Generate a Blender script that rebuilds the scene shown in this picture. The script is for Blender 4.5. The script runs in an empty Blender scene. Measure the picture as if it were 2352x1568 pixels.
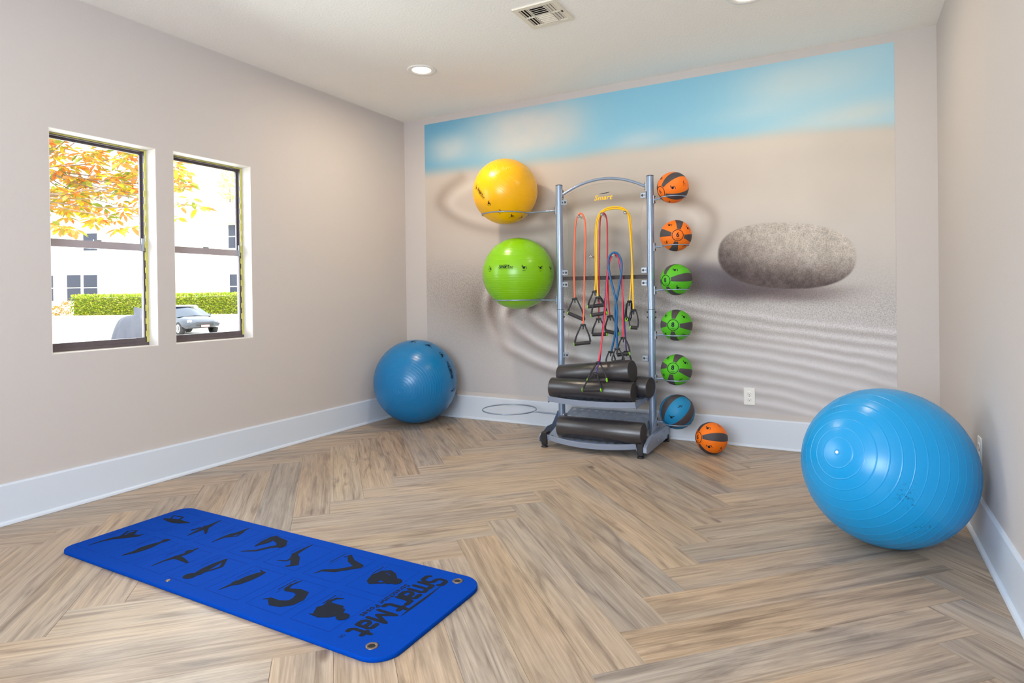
import bpy, math, random
import numpy as np
from mathutils import Vector, Matrix, Euler
R = random.Random(7)
C = bpy.context.scene.collection
scn = bpy.context.scene

# ------------------------------------------------------------------ camera
CAM = np.array([3.4751, -4.3931, 1.0497]); YAW, PITCH, ROLL = 0.499, -0.0058, -0.0135
F, CX, CY = 1409.94, 1176.0, 682.86
H, W, YR = 2.6, 3.9545, -5.6           # ceiling height, room width, rear wall
_f = np.array([-math.sin(YAW)*math.cos(PITCH), math.cos(YAW)*math.cos(PITCH), math.sin(PITCH)])
_r = np.array([math.cos(YAW), math.sin(YAW), 0.0]); _u = np.cross(_r, _f)
RT = _r*math.cos(ROLL) + _u*math.sin(ROLL); UP = np.cross(RT, _f); FW = _f

def proj(P):
    d = np.asarray(P, float) - CAM; z = d @ FW
    return CX + F*(d @ RT)/z, CY - F*(d @ UP)/z
def at(u, v, axis, val):                # where the sight line of a photo point meets the plane axis = val
    d = FW + RT*(u-CX)/F - UP*(v-CY)/F
    return Vector(CAM + d*(val-CAM[axis])/d[axis])

cam = bpy.data.cameras.new('camera'); co = bpy.data.objects.new('camera', cam); C.objects.link(co)
cam.sensor_width = 36; cam.lens = F/2352*36; cam.shift_y = (CY-784)/2352; cam.clip_start = .05; cam.clip_end = 400
m = Matrix.Identity(4)
for i in range(3):
    m[i][0], m[i][1], m[i][2], m[i][3] = RT[i], UP[i], -FW[i], CAM[i]
co.matrix_world = m; scn.camera = co
scn.view_settings.view_transform = 'Standard'; scn.view_settings.look = 'None'
scn.view_settings.gamma = 1; scn.view_settings.use_curve_mapping = False; scn.view_settings.exposure = 0.18
scn.cycles.use_denoising = True
scn.cycles.max_bounces = 8; scn.cycles.diffuse_bounces = 5; scn.cycles.transparent_max_bounces = 24
scn.cycles.sample_clamp_indirect = 4.0

# ------------------------------------------------------------------ sky, sun, lights
world = bpy.data.worlds.new('sky'); scn.world = world; world.use_nodes = True
bg = world.node_tree.nodes['Background']; bg.inputs[0].default_value = (.88, .95, 1, 1); bg.inputs[1].default_value = 3.2
def light(name, kind, loc, direction, energy, color, **kw):
    d = bpy.data.lights.new(name, kind); d.energy = energy; d.color = color
    for k, v in kw.items(): setattr(d, k, v)
    o = bpy.data.objects.new(name, d); C.objects.link(o); o.location = loc
    o.rotation_euler = Vector(direction).to_track_quat('-Z', 'Y').to_euler()
    return o
light('sun', 'SUN', (0, 0, 20), (-.62, .3, -.72), 3.5, (1, .95, .86), angle=.01)
light('rear_fill_light', 'AREA', (2.55, YR+.06, 1.5), (0, 1, 0), 86, (.77, .875, 1), shape='RECTANGLE', size=1.9, size_y=1.3)  # fill light added behind the camera, standing in for unseen rear daylight
for i, y in ((0, -2.5365), (1, -1.896)):
    light('side_window_daylight', 'AREA', (-.16, y, 1.345), (1, 0, -.06), 10, (.80, .91, 1), shape='RECTANGLE', size=.5, size_y=1.08)
CANS = [(x, y) for x in (.918, 3.03) for y in (-.96, -2.95, -4.8)]
for x, y in CANS:
    light('downlight_lamp', 'AREA', (x, y, H-.03), (0, 0, -1), (13 if x < 2 else 7) if y > -1.5 else 1, (1, .83, .62), shape='DISK', size=.12)

# ------------------------------------------------------------------ materials
def lin(c):
    return tuple(((v/255)/12.92 if v/255 <= .04045 else ((v/255+.055)/1.055)**2.4) for v in c)
def mat(name, color, rough=.5, metal=0., spec=.5, bump=0., bscale=200., var=0., vscale=8., coat=0.):
    """procedural principled material with optional noise colour variation and noise bump"""
    mt = bpy.data.materials.new(name); mt.use_nodes = True; n = mt.node_tree.nodes; l = mt.node_tree.links
    b = n['Principled BSDF']; c = (*lin(color), 1)
    b.inputs['Base Color'].default_value = c; b.inputs['Roughness'].default_value = rough
    b.inputs['Metallic'].default_value = metal; b.inputs['Specular IOR Level'].default_value = spec
    b.inputs['Coat Weight'].default_value = coat
    tc = n.new('ShaderNodeTexCoord')
    if var:
        t = n.new('ShaderNodeTexNoise'); t.inputs['Scale'].default_value = vscale; t.inputs['Detail'].default_value = 4
        l.new(tc.outputs['Object'], t.inputs['Vector'])
        mx = n.new('ShaderNodeMix'); mx.data_type = 'RGBA'
        mx.inputs[6].default_value = (*[v*(1-var) for v in c[:3]], 1); mx.inputs[7].default_value = (*[min(1, v*(1+var)) for v in c[:3]], 1)
        l.new(t.outputs['Fac'], mx.inputs[0]); l.new(mx.outputs[2], b.inputs['Base Color'])
    if bump:
        t = n.new('ShaderNodeTexNoise'); t.inputs['Scale'].default_value = bscale; t.inputs['Detail'].default_value = 2
        l.new(tc.outputs['Object'], t.inputs['Vector'])
        bp = n.new('ShaderNodeBump'); bp.inputs['Strength'].default_value = bump; bp.inputs['Distance'].default_value = .002
        l.new(t.outputs['Fac'], bp.inputs['Height']); l.new(bp.outputs['Normal'], b.inputs['Normal'])
    return mt
def see_through(name, color, ior, rough=.02):
    mt = bpy.data.materials.new(name); mt.use_nodes = True; n = mt.node_tree.nodes; l = mt.node_tree.links
    n.remove(n['Principled BSDF']); tr = n.new('ShaderNodeBsdfTransparent'); tr.inputs[0].default_value = (*color, 1)
    g = n.new('ShaderNodeBsdfGlossy'); g.inputs['Roughness'].default_value = rough
    fr = n.new('ShaderNodeFresnel'); fr.inputs[0].default_value = ior
    mx = n.new('ShaderNodeMixShader'); l.new(fr.outputs[0], mx.inputs[0]); l.new(tr.outputs[0], mx.inputs[1]); l.new(g.outputs[0], mx.inputs[2])
    l.new(mx.outputs[0], n['Material Output'].inputs[0]); return mt
def emit(name, color, s):
    mt = bpy.data.materials.new(name); mt.use_nodes = True; n = mt.node_tree.nodes; n.remove(n['Principled BSDF'])
    e = n.new('ShaderNodeEmission'); e.inputs[0].default_value = (*color, 1); e.inputs[1].default_value = s
    mt.node_tree.links.new(e.outputs[0], n['Material Output'].inputs[0]); return mt

M_wall = mat('wall_paint', (201, 193, 189), .75, spec=.25, bump=.25, bscale=160)
M_ceil = mat('ceiling_texture_paint', (246, 243, 238), .85, spec=.2, bump=.9, bscale=75)
M_trim = mat('white_trim_paint', (211, 219, 231), .38, bump=.05, bscale=30)
M_reveal = mat('window_reveal_paint', (216, 208, 202), .6)
M_dark = mat('bronze_window_metal', (104, 94, 98), .4, metal=.4, var=.2, vscale=30)
M_rail = mat('window_rail_metal', (176, 166, 172), .4, metal=.3, var=.1)
M_tape = mat('yellowed_sealant', (206, 200, 110), .7, var=.3, vscale=25)
M_glass = see_through('window_glass', (.97, .985, .98), 1.25)
M_acryl = see_through('clear_acrylic', (.965, .97, .965), 1.35)
M_acedge = mat('acrylic_edge', (218, 216, 208), .15, spec=.8)
M_peg = see_through('peg_acrylic', (.82, .83, .83), 1.9, .05)
M_steel = mat('silver_powder_coat', (150, 166, 190), .3, metal=.55, bump=.05, bscale=900)
M_steel2 = mat('light_steel_sheet', (158, 172, 196), .36, metal=.45)
M_zinc = mat('zinc_plate', (176, 184, 194), .3, metal=.7, var=.1, vscale=60)
M_bolt = mat('dark_bolt_steel', (96, 92, 94), .3, metal=.7)
M_black = mat('black_plastic', (34, 32, 36), .42)
M_cap = mat('dark_post_cap', (70, 74, 82), .5)
M_bar = mat('black_rubber_bar', (56, 47, 44), .5, var=.12, vscale=15)
M_foam = mat('black_foam_roller', (50, 47, 50), .27, spec=.8, bump=.38, bscale=220, var=.15, vscale=120)
M_foamend = mat('black_foam_end', (54, 49, 51), .6, bump=.5, bscale=260)
M_grip = mat('black_foam_grip', (46, 41, 43), .65, bump=.3, bscale=500)
M_web = mat('black_webbing', (36, 33, 38), .6, bump=.3, bscale=900)
M_lime = mat('lime_ring_plastic', (150, 225, 40), .4)
M_print = mat('black_print_ink', (26, 32, 44), .85, spec=.12)
M_line = mat('thin_line_ink', (8, 44, 120), .85, spec=.1)
M_dkpanel = mat('charcoal_rubber_stripe', (66, 60, 64), .6, bump=.35, bscale=500)
M_plate = mat('white_outlet_plastic', (238, 236, 232), .35)
M_slot = mat('outlet_slot_dark', (60, 52, 48), .6)
M_vent = mat('vent_enamel', (230, 222, 206), .5, var=.03)
M_duct = mat('duct_dark', (54, 46, 40), .8)
M_lens = emit('downlight_lens_glow', (1, .84, .56), 5)
M_grom = mat('aged_brass_grommet', (120, 105, 98), .4, metal=.7)
M_hole = mat('dark_hole', (12, 12, 16), .8)
M_matblue = mat('blue_foam_mat', (0, 62, 160), .75, spec=.05, bump=.25, bscale=420, var=.05, vscale=5)
M_gold = mat('yellow_logo_print', (240, 188, 20), .5)

# ------------------------------------------------------------------ mesh builder
class MB:
    def __init__(s): s.v, s.f, s.m, s.s, s.uv = [], [], [], [], None
    def add(s, vs, fs, mi=0, smooth=False):
        o = len(s.v); s.v += [tuple(v) for v in vs]
        for f in fs: s.f.append([i+o for i in f]); s.m.append(mi); s.s.append(smooth)
        return s
    def box(s, a, b, mi=0, M=None):
        x0, y0, z0 = a; x1, y1, z1 = b
        vs = [(x0,y0,z0),(x1,y0,z0),(x1,y1,z0),(x0,y1,z0),(x0,y0,z1),(x1,y0,z1),(x1,y1,z1),(x0,y1,z1)]
        if M: vs = [M @ Vector(v) for v in vs]
        return s.add(vs, [(0,3,2,1),(4,5,6,7),(0,1,5,4),(1,2,6,5),(2,3,7,6),(3,0,4,7)], mi)
    def rbox(s, a, b, c, mi=0, M=None):
        """box with chamfered edges (c) built as a stack of rings in z and octagonal outline"""
        x0, y0, z0 = a; x1, y1, z1 = b; vs, fs = [], []
        for z, k in ((z0, c), (z0+c, 0), (z1-c, 0), (z1, c)):
            q = c
            X0, X1, Y0, Y1 = x0+k, x1-k, y0+k, y1-k
            vs += [(X0+q,Y0,z),(X1-q,Y0,z),(X1,Y0+q,z),(X1,Y1-q,z),(X1-q,Y1,z),(X0+q,Y1,z),(X0,Y1-q,z),(X0,Y0+q,z)]
        for r in range(3):
            for i in range(8): fs.append((r*8+i, r*8+(i+1)%8, r*8+8+(i+1)%8, r*8+8+i))
        fs.append(tuple(range(7, -1, -1))); fs.append(tuple(range(24, 32)))
        if M: vs = [M @ Vector(v) for v in vs]
        return s.add(vs, fs, mi)
    def tube(s, pts, r, n=12, mi=0, closed=False, caps=True, smooth=True):
        P = [Vector(p) for p in pts]; N = len(P)
        rs = r if isinstance(r, (list, tuple)) else [r]*N
        T = []
        for i in range(N):
            a = P[i-1] if (i > 0 or closed) else P[0]; b = P[(i+1) % N] if (i < N-1 or closed) else P[-1]
            T.append((b-a).normalized())
        nrm = T[0].orthogonal().normalized(); vs = []
        if closed:
            nrm = Vector((0, 0, 1)) if abs(T[0].z) < .9 else Vector((1, 0, 0))
            nrm = (nrm - T[0]*nrm.dot(T[0])).normalized()
        for i in range(N):
            nrm = (nrm - T[i]*nrm.dot(T[i])).normalized(); bn = T[i].cross(nrm)
            for k in range(n):
                a = 2*math.pi*k/n; vs.append(P[i] + (nrm*math.cos(a)+bn*math.sin(a))*rs[i])
        fs = []
        for i in range(N if closed else N-1):
            j = (i+1) % N
            for k in range(n): fs.append((i*n+k, i*n+(k+1)%n, j*n+(k+1)%n, j*n+k))
        s.add(vs, fs, mi, smooth)
        if caps and not closed:
            s.add(vs[:n], [tuple(range(n-1, -1, -1))], mi); s.add(vs[-n:], [tuple(range(n))], mi)
        return s
    def lathe(s, prof, axis_o, axis_d, n=24, mi=0, smooth=True):
        """prof: (distance along axis, radius)"""
        o = Vector(axis_o); d = Vector(axis_d).normalized(); e = d.orthogonal().normalized(); g = d.cross(e)
        vs = []; fs = []
        for t, r in prof:
            for k in range(n):
                a = 2*math.pi*k/n; vs.append(o + d*t + (e*math.cos(a)+g*math.sin(a))*r)
        for i in range(len(prof)-1):
            for k in range(n): fs.append((i*n+k, i*n+(k+1)%n, (i+1)*n+(k+1)%n, (i+1)*n+k))
        return s.add(vs, fs, mi, smooth)
    def build(s, name, mats, parent=None, loc=None):
        me = bpy.data.meshes.new(name)
        off = Vector(parent_world(parent)) if parent else Vector(loc or (0, 0, 0))
        me.from_pydata([tuple(Vector(v)-off) for v in s.v], [], s.f)
        for mt in (mats if isinstance(mats, (list, tuple)) else [mats]): me.materials.append(mt)
        me.polygons.foreach_set('material_index', s.m); me.polygons.foreach_set('use_smooth', s.s); me.update()
        o = bpy.data.objects.new(name, me); C.objects.link(o)
        if parent: o.parent = parent
        elif loc: o.location = loc
        return o
def parent_world(p):
    v = Vector((0, 0, 0))
    while p: v += p.location; p = p.parent
    return v
def empty(name, loc, label=None, cat=None, group=None, kind=None):
    o = bpy.data.objects.new(name, None); C.objects.link(o); o.location = loc; o.empty_display_size = .1
    tag(o, label, cat, group, kind); return o
def tag(o, label=None, cat=None, group=None, kind=None):
    for k, v in (('label', label), ('category', cat), ('group', group), ('kind', kind)):
        if v: o[k] = v
    return o
def struct(o): o['kind'] = 'structure'; return o
def spline(pts, n=8):
    """Catmull-Rom through 3-D points"""
    P = [Vector(p) for p in pts]; P = [P[0]*2-P[1]] + P + [P[-1]*2-P[-2]]; out = []
    for i in range(1, len(P)-2):
        for k in range(n):
            t = k/n; a, b, c, d = P[i-1], P[i], P[i+1], P[i+2]
            out.append(.5*((2*b)+(c-a)*t+(2*a-5*b+4*c-d)*t*t+(3*b-a-3*c+d)*t**3))
    out.append(P[-2]); return out

# ------------------------------------------------------------------ flat print helpers
_tc = {}
def text2d(s, size=1., shear=0., bold=0.):
    k = (s, shear, bold)
    if k not in _tc:
        cu = bpy.data.curves.new('t', 'FONT'); cu.body = s; cu.size = 1; cu.shear = shear; cu.offset = bold; cu.resolution_u = 3; cu.space_character = 1.06
        o = bpy.data.objects.new('t', cu); C.objects.link(o); dg = bpy.context.evaluated_depsgraph_get()
        me = o.evaluated_get(dg).to_mesh(); vs = [(v.co.x, v.co.y) for v in me.vertices]; fs = [tuple(p.vertices) for p in me.polygons]
        o.evaluated_get(dg).to_mesh_clear(); bpy.data.objects.remove(o); bpy.data.curves.remove(cu); _tc[k] = (vs, fs)
    vs, fs = _tc[k]; w = max(v[0] for v in vs)
    return [(v[0]*size, v[1]*size) for v in vs], fs, w*size
LET = {'S': (.72, [[(.64,.86),(.58,.97),(.16,.97),(.04,.88),(.04,.62),(.16,.52),(.50,.49),(.62,.38),(.62,.12),(.50,.0),(.08,.0),(.0,.10)]]),
       'm': (.98, [[(0,0),(0,.68)], [(0,.56),(.12,.68),(.36,.68),(.44,.58),(.44,0)], [(.44,.56),(.56,.68),(.78,.68),(.88,.58),(.88,0)]]),
       'a': (.64, [[(.04,.68),(.42,.68),(.54,.58),(.54,0)], [(.54,.38),(.14,.38),(.03,.28),(.03,.10),(.14,0),(.54,0)]]),
       'r': (.50, [[(0,0),(0,.68)], [(0,.52),(.14,.68),(.40,.68)]]), 't': (.58, [[(.14,.94),(.14,.14),(.27,0),(.46,0)], [(0,.68),(.44,.68)]]),
       'M': (.98, [[(0,0),(0,.92)], [(0,.90),(.42,.22)], [(.42,.22),(.84,.90)], [(.84,.92),(.84,0)]]),
       'B': (.72, [[(0,0),(0,.94)], [(0,.94),(.5,.94),(.58,.84),(.58,.62),(.5,.52),(0,.50)], [(.5,.50),(.62,.42),(.62,.1),(.5,0),(0,0)]]), 'l': (.2, [[(0,0),(0,.94)]])}
def brand_strokes(word, size, shear=.0, w=.17):
    """squared-off heavy lettering drawn as strokes; returns list of parts and width"""
    out = []; x = 0
    for ch in word:
        adv, st = LET[ch]
        for p in st: out.append(stroke2d([((x+a+b*shear)*size, b*size) for a, b in p], w*size))
        x += adv+.12
    return out, (x-.12)*size
def stroke2d(pts, w):
    """tapered stroke; w one width or one per point"""
    n = len(pts); ws = w if isinstance(w, (list, tuple)) else [w]*n; vs = []; fs = []
    for i, (x, y) in enumerate(pts):
        a = pts[max(0, i-1)]; b = pts[min(n-1, i+1)]; dx, dy = b[0]-a[0], b[1]-a[1]; L = math.hypot(dx, dy) or 1
        vs += [(x-dy/L*ws[i]/2, y+dx/L*ws[i]/2), (x+dy/L*ws[i]/2, y-dx/L*ws[i]/2)]
        if i: fs.append((2*i-2, 2*i-1, 2*i+1, 2*i))
    for (x, y), r in ((pts[0], ws[0]/2), (pts[-1], ws[-1]/2)):
        o = len(vs); vs += [(x+r*math.cos(k*math.pi/3), y+r*math.sin(k*math.pi/3)) for k in range(6)]; fs.append(tuple(range(o, o+6)))
    return vs, fs
def disc2d(c, r, n=14):
    return [(c[0]+r*math.cos(2*math.pi*k/n), c[1]+r*math.sin(2*math.pi*k/n)) for k in range(n)], [tuple(range(n))]
def merge2d(items, ox=0, oy=0, sc=1., rot=0.):
    V, Fc = [], []; c, s = math.cos(rot), math.sin(rot)
    for vs, fs in items:
        o = len(V); V += [((x*c-y*s)*sc+ox, (x*s+y*c)*sc+oy) for x, y in vs]; Fc += [tuple(i+o for i in f) for f in fs]
    return V, Fc
POSES = [  # little exercise pictograms in a unit box: strokes and discs
    ([([(-.5,-.4),(-.1,.2),(.15,-.1),(.5,-.4)], .1), ([(-.1,.2),(-.35,.45)], .09), ([(.1,-.1),(.4,.1)], .08)], [((.25,-.25), .2)]),
    ([([(-.5,.2),(-.1,.1),(.3,.15),(.5,.1),(.5,-.4)], .12), ([(-.3,.15),(-.35,.5)], .09)], [((-.05,-.1), .27), ((-.4,.38), .09)]),
    ([([(-.6,.2),(-.2,.1),(.2,.15),(.6,.35)], .14), ([(.1,.1),(.45,-.15)], .1)], [((0,-.08), .24), ((.5,.32), .1)]),
    ([([(-.45,.45),(-.2,-.1),(.1,-.3),(.4,-.1),(.5,.4)], .12)], [((.2,.1), .18), ((-.4,.3), .1)]),
    ([([(-.3,-.5),(0,0),(.35,-.5)], .08), ([(0,0),(-.05,.4)], .14), ([(-.3,.15),(.3,-.1)], .07)], [((-.05,.5), .1)]),
    ([([(-.5,-.15),(-.1,-.05),(.2,.15),(.55,.25)], .12), ([(-.1,-.05),(-.2,.3)], .08), ([(.2,.15),(.35,-.2)], .08)], [((.05,.28), .1)]),
]
def pose2d(i, size, ox=0, oy=0, rot=0, cap=True):
    st, di = POSES[i % len(POSES)]; it = [stroke2d(p, w) for p, w in st] + [disc2d(c, r) for c, r in di]
    if cap: it += [stroke2d([(-.35,-.68),(.35,-.68)], .05), stroke2d([(-.28,-.8),(.28,-.8)], .04)]
    parts = [merge2d([i_], ox, oy, size, rot) for i_ in it]; return (None, None, parts)

def orthob(axis, ref):
    a = Vector(axis).normalized(); e = Vector(ref); e = (e - a*e.dot(a)).normalized(); return a, e, a.cross(e)
def decal_on_sphere(mb, vf, cen, rad, n, up, mi=0, lift=1.003):
    if len(vf) == 3:
        for q_, it in enumerate(vf[2]): decal_on_sphere(mb, it, cen, rad, n, up, mi, lift+.0006*q_)
        return
    n, u, _ = Vector(n).normalized(), None, None
    u = Vector(up); u = (u - n*u.dot(n)).normalized(); r = u.cross(n)
    V = []
    for x, y in vf[0]:
        a, b = x/rad, y/rad
        V.append(Vector(cen) + (n*math.cos(a)*math.cos(b) + r*math.sin(a)*math.cos(b) + u*math.sin(b))*rad*lift)
    mb.add(V, vf[1], mi)
def view_dir(cen, du, dv):
    """direction on a ball seen at offset (du right, dv down) of its outline centre, in radii"""
    v = (Vector(CAM)-Vector(cen)).normalized(); r = Vector(RT); r = (r - v*r.dot(v)).normalized(); u = v.cross(r)
    w = math.sqrt(max(0, 1-du*du-dv*dv)); return (r*du - u*dv + v*w).normalized()

# ================================================================== ROOM
TH = .14
wins = [(-2.809, -2.267, .778, 1.913), (-2.166, -1.627, .779, 1.921)]
mb = MB()
ys = [YR-TH, wins[0][0], wins[0][1], wins[1][0], wins[1][1], TH]
mb.box((-TH, ys[0], -.1), (0, ys[1], H+.1)); mb.box((-TH, ys[2], -.1), (0, ys[3], H+.1)); mb.box((-TH, ys[4], -.1), (0, ys[5], H+.1))
for a, b, z0, z1 in wins:
    mb.box((-TH, a, -.1), (0, b, z0)); mb.box((-TH, a, z1), (0, b, H+.1))
struct(mb.build('wall_left', M_wall))
struct(MB().box((0, 0, -.1), (W, TH, H+.1)).build('wall_back', M_wall))
struct(MB().box((W, YR-TH, -.1), (W+TH, TH, H+.1)).build('wall_right', M_wall))
mb = MB(); rx0, rx1, rz0, rz1 = 1.05, 3.55, .55, 2.35
mb.box((0, YR-TH, -.1), (rx0, YR, H+.1)); mb.box((rx1, YR-TH, -.1), (W, YR, H+.1))
mb.box((rx0, YR-TH, -.1), (rx1, YR, rz0)); mb.box((rx0, YR-TH, rz1), (rx1, YR, H+.1))
struct(mb.build('wall_rear', M_wall))
struct(MB().box((0, YR, H), (W, 0, H+.1)).build('ceiling', M_ceil))

# floor with herringbone planks
floor = struct(MB().box((0, YR, -.1), (W, 0, -.004)).build('floor', mat('floor_underlay', (120, 100, 84), .8)))
def wood():
    mt = bpy.data.materials.new('oak_plank'); mt.use_nodes = True; n = mt.node_tree.nodes; l = mt.node_tree.links; b = n['Principled BSDF']
    uv = n.new('ShaderNodeUVMap'); oi = n.new('ShaderNodeObjectInfo')
    sh = n.new('ShaderNodeVectorMath'); sh.operation = 'MULTIPLY_ADD'
    cmb = n.new('ShaderNodeCombineXYZ')
    for k, f in ((0, 37.), (1, 91.), (2, 53.)):
        mm = n.new('ShaderNodeMath'); mm.operation = 'MULTIPLY'; mm.inputs[1].default_value = f
        l.new(oi.outputs['Random'], mm.inputs[0]); l.new(mm.outputs[0], cmb.inputs[k])
    add = n.new('ShaderNodeVectorMath'); add.operation = 'ADD'; l.new(uv.outputs[0], add.inputs[0]); l.new(cmb.outputs[0], add.inputs[1])
    def noise(sx, sy, det, dist=0., rough=.55):
        mp = n.new('ShaderNodeMapping'); mp.inputs['Scale'].default_value = (sx, sy, 1); l.new(add.outputs[0], mp.inputs[0])
        t = n.new('ShaderNodeTexNoise'); t.inputs['Scale'].default_value = 1; t.inputs['Detail'].default_value = det
        t.inputs['Distortion'].default_value = dist; t.inputs['Roughness'].default_value = rough; l.new(mp.outputs[0], t.inputs[0]); return t
    def ramp(src, stops):
        r = n.new('ShaderNodeValToRGB'); e = r.color_ramp.elements
        while len(e) < len(stops): e.new(.5)
        for q, (p, c) in zip(e, stops): q.position = p; q.color = (*lin(c), 1) if len(c) == 3 else c
        l.new(src, r.inputs[0]); return r
    def mix(f, a, bb, mode='MIX', fac=None):
        x = n.new('ShaderNodeMix'); x.data_type = 'RGBA'; x.blend_type = mode
        if fac is not None: x.inputs[0].default_value = fac
        else: l.new(f, x.inputs[0])
        l.new(a, x.inputs[6]); l.new(bb, x.inputs[7]); return x
    # broad cathedral figure, long streaks, fine pores
    big = noise(1.6, 15, 4, 2.2); streak = noise(1.1, 44, 6, .7, .64); fine = noise(5, 230, 3, .2, .6); tone = noise(.6, 3, 1)
    base = ramp(big.outputs[0], [(.30, (162, 149, 139)), (.44, (193, 180, 167)), (.58, (209, 195, 180)), (.75, (200, 186, 172))])
    st = ramp(streak.outputs[0], [(.30, (168, 158, 150)), (.45, (226, 222, 217)), (.65, (255, 253, 250))])
    fn = ramp(fine.outputs[0], [(.3, (208, 203, 198)), (.62, (255, 255, 255))])
    c = mix(None, base.outputs[0], st.outputs[0], 'MULTIPLY', .72)
    c = mix(None, c.outputs[2], fn.outputs[0], 'MULTIPLY', .6)
    tn = ramp(tone.outputs[0], [(.35, (232, 236, 242)), (.62, (255, 246, 232))])
    c = mix(None, c.outputs[2], tn.outputs[0], 'MULTIPLY', .8)
    pl = n.new('ShaderNodeMath'); pl.operation = 'FRACT'; mm = n.new('ShaderNodeMath'); mm.operation = 'MULTIPLY'; mm.inputs[1].default_value = 7.31
    l.new(oi.outputs['Random'], mm.inputs[0]); l.new(mm.outputs[0], pl.inputs[0])
    pr = ramp(pl.outputs[0], [(0, (226, 226, 228)), (.35, (250, 244, 238)), (.7, (238, 228, 218)), (1, (255, 250, 240))])
    c = mix(None, c.outputs[2], pr.outputs[0], 'MULTIPLY', .9)
    # knots
    vo = n.new('ShaderNodeTexVoronoi'); mp = n.new('ShaderNodeMapping'); mp.inputs['Scale'].default_value = (1.3, 3.4, 1)
    l.new(add.outputs[0], mp.inputs[0]); l.new(mp.outputs[0], vo.inputs[0]); vo.inputs['Scale'].default_value = 1
    kr = ramp(vo.outputs['Distance'], [(0, (92, 76, 66)), (.03, (150, 128, 112)), (.07, (255, 255, 255))])
    c = mix(None, c.outputs[2], kr.outputs[0], 'MULTIPLY', .7)
    l.new(c.outputs[2], b.inputs['Base Color']); b.inputs['Roughness'].default_value = .38; b.inputs['Specular IOR Level'].default_value = .34
    bp = n.new('ShaderNodeBump'); bp.inputs['Strength'].default_value = .12; bp.inputs['Distance'].default_value = .001
    l.new(fine.outputs[0], bp.inputs['Height']); l.new(bp.outputs[0], b.inputs['Normal'])
    return mt
M_wood = wood()
def clip(poly, axis, val, keep_less):
    out = []
    for i in range(len(poly)):
        a, b = poly[i-1], poly[i]; ia = (a[axis] <= val) == keep_less; ib = (b[axis] <= val) == keep_less
        if ia != ib:
            t = (val-a[axis])/(b[axis]-a[axis]); out.append(tuple(a[k]+t*(b[k]-a[k]) for k in range(2)))
        if ib: out.append(b)
    return out
def plank_mesh(poly, uvs):
    """poly in metres, uvs same frame as plank (length, width); chamfered top edge"""
    n = len(poly); cx = sum(p[0] for p in poly)/n; cy = sum(p[1] for p in poly)/n; vs = []; q = .0007
    def inset(p, d):
        L = math.hypot(p[0]-cx, p[1]-cy); return (p[0]-(p[0]-cx)/L*d, p[1]-(p[1]-cy)/L*d)
    for z, d in ((-.004, .0), (-.0006, .0), (0, q)):
        vs += [(*inset(p, d), z) for p in poly]
    fs = [tuple(range(2*n, 3*n))]
    for r in range(2): fs += [(r*n+i, r*n+(i+1)%n, (r+1)*n+(i+1)%n, (r+1)*n+i) for i in range(n)]
    me = bpy.data.meshes.new('plank'); me.from_pydata(vs, [], fs); me.materials.append(M_wood)
    ul = me.uv_layers.new(name='UVMap')
    for lp in me.loops: ul.data[lp.index].uv = uvs[lp.vertex_index % n]
    me.update(); return me
PL, PW, G = 1.2021, .17, .00035; s2 = math.sqrt(.5); step = PW/s2
full = {}
for band in range(-1, 5):
    x0 = .30 + .85*band; kindA = band % 2 == 0
    a = Vector((s2, -s2)); b = Vector((s2, s2))
    y_ref = -1.249 if kindA else -2.099
    for k in range(-20, 30):
        y0 = y_ref - k*step
        P = Vector((x0, y0)); ld, wd = (a, b) if kindA else (b, a)
        if not kindA: pass
        loc = [(G, G), (PL-G, G), (PL-G, PW-G), (G, PW-G)]
        world_p = [tuple(P + ld*u + wd*v) for u, v in loc]
        if not kindA: loc, world_p = loc[::-1], world_p[::-1]
        xs = [q[0] for q in world_p]; yy = [q[1] for q in world_p]
        if max(xs) < .005 or min(xs) > W-.005 or max(yy) < YR+.005 or min(yy) > -.005: continue
        inside = min(xs) > 0 and max(xs) < W and min(yy) > YR and max(yy) < 0
        if inside:
            if kindA not in full:
                full[kindA] = plank_mesh([(q[0]-P.x, q[1]-P.y) for q in world_p], loc)
            me = full[kindA]
        else:
            pl = world_p
            for ax, v, ls in ((0, 0, False), (0, W, True), (1, YR, False), (1, 0, True)):
                pl = clip(pl, ax, v, ls) if pl else pl
            if len(pl) < 3: continue
            area = abs(sum(pl[i-1][0]*pl[i][1]-pl[i][0]*pl[i-1][1] for i in range(len(pl))))/2
            if area < .0004: continue
            uv = [((Vector(q)-P).dot(ld), (Vector(q)-P).dot(wd)) for q in pl]
            me = plank_mesh([(q[0]-P.x, q[1]-P.y) for q in pl], uv)
        o = bpy.data.objects.new('plank', me); C.objects.link(o); o.location = (P.x, P.y, 0); o.parent = floor

# baseboards with shoe moulding
def board(name, p0, p1, nrm):
    """profile extruded along p0-p1; nrm points into the room"""
    d = Vector((*p1, 0))-Vector((*p0, 0)); N = Vector((*nrm, 0))
    def ext(mbx, prof):
        n = len(prof); a = [Vector((*p0, 0))+N*t+Vector((0, 0, z)) for t, z in prof]; b = [q+d for q in a]
        fs = [(i, (i+1) % n, n+(i+1) % n, n+i) for i in range(n)] + [tuple(range(n-1, -1, -1)), tuple(range(n, 2*n))]
        return mbx.add(a+b, fs)
    o = struct(ext(MB(), [(0, 0.001), (.013, .001), (.013, .184), (.009, .193), (0, .193)]).build(name, M_trim))
    ext(MB(), [(.0132, .001), (.0262, .001), (.0262, .006), (.0235, .013), (.0185, .018), (.0132, .0195)]).build('shoe_moulding', M_trim, o)
board('baseboard_left', (0, YR), (0, -.03), (1, 0)); board('baseboard_back', (0, 0), (W, 0), (0, -1)); board('baseboard_right', (W, YR), (W, -.03), (-1, 0))
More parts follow.
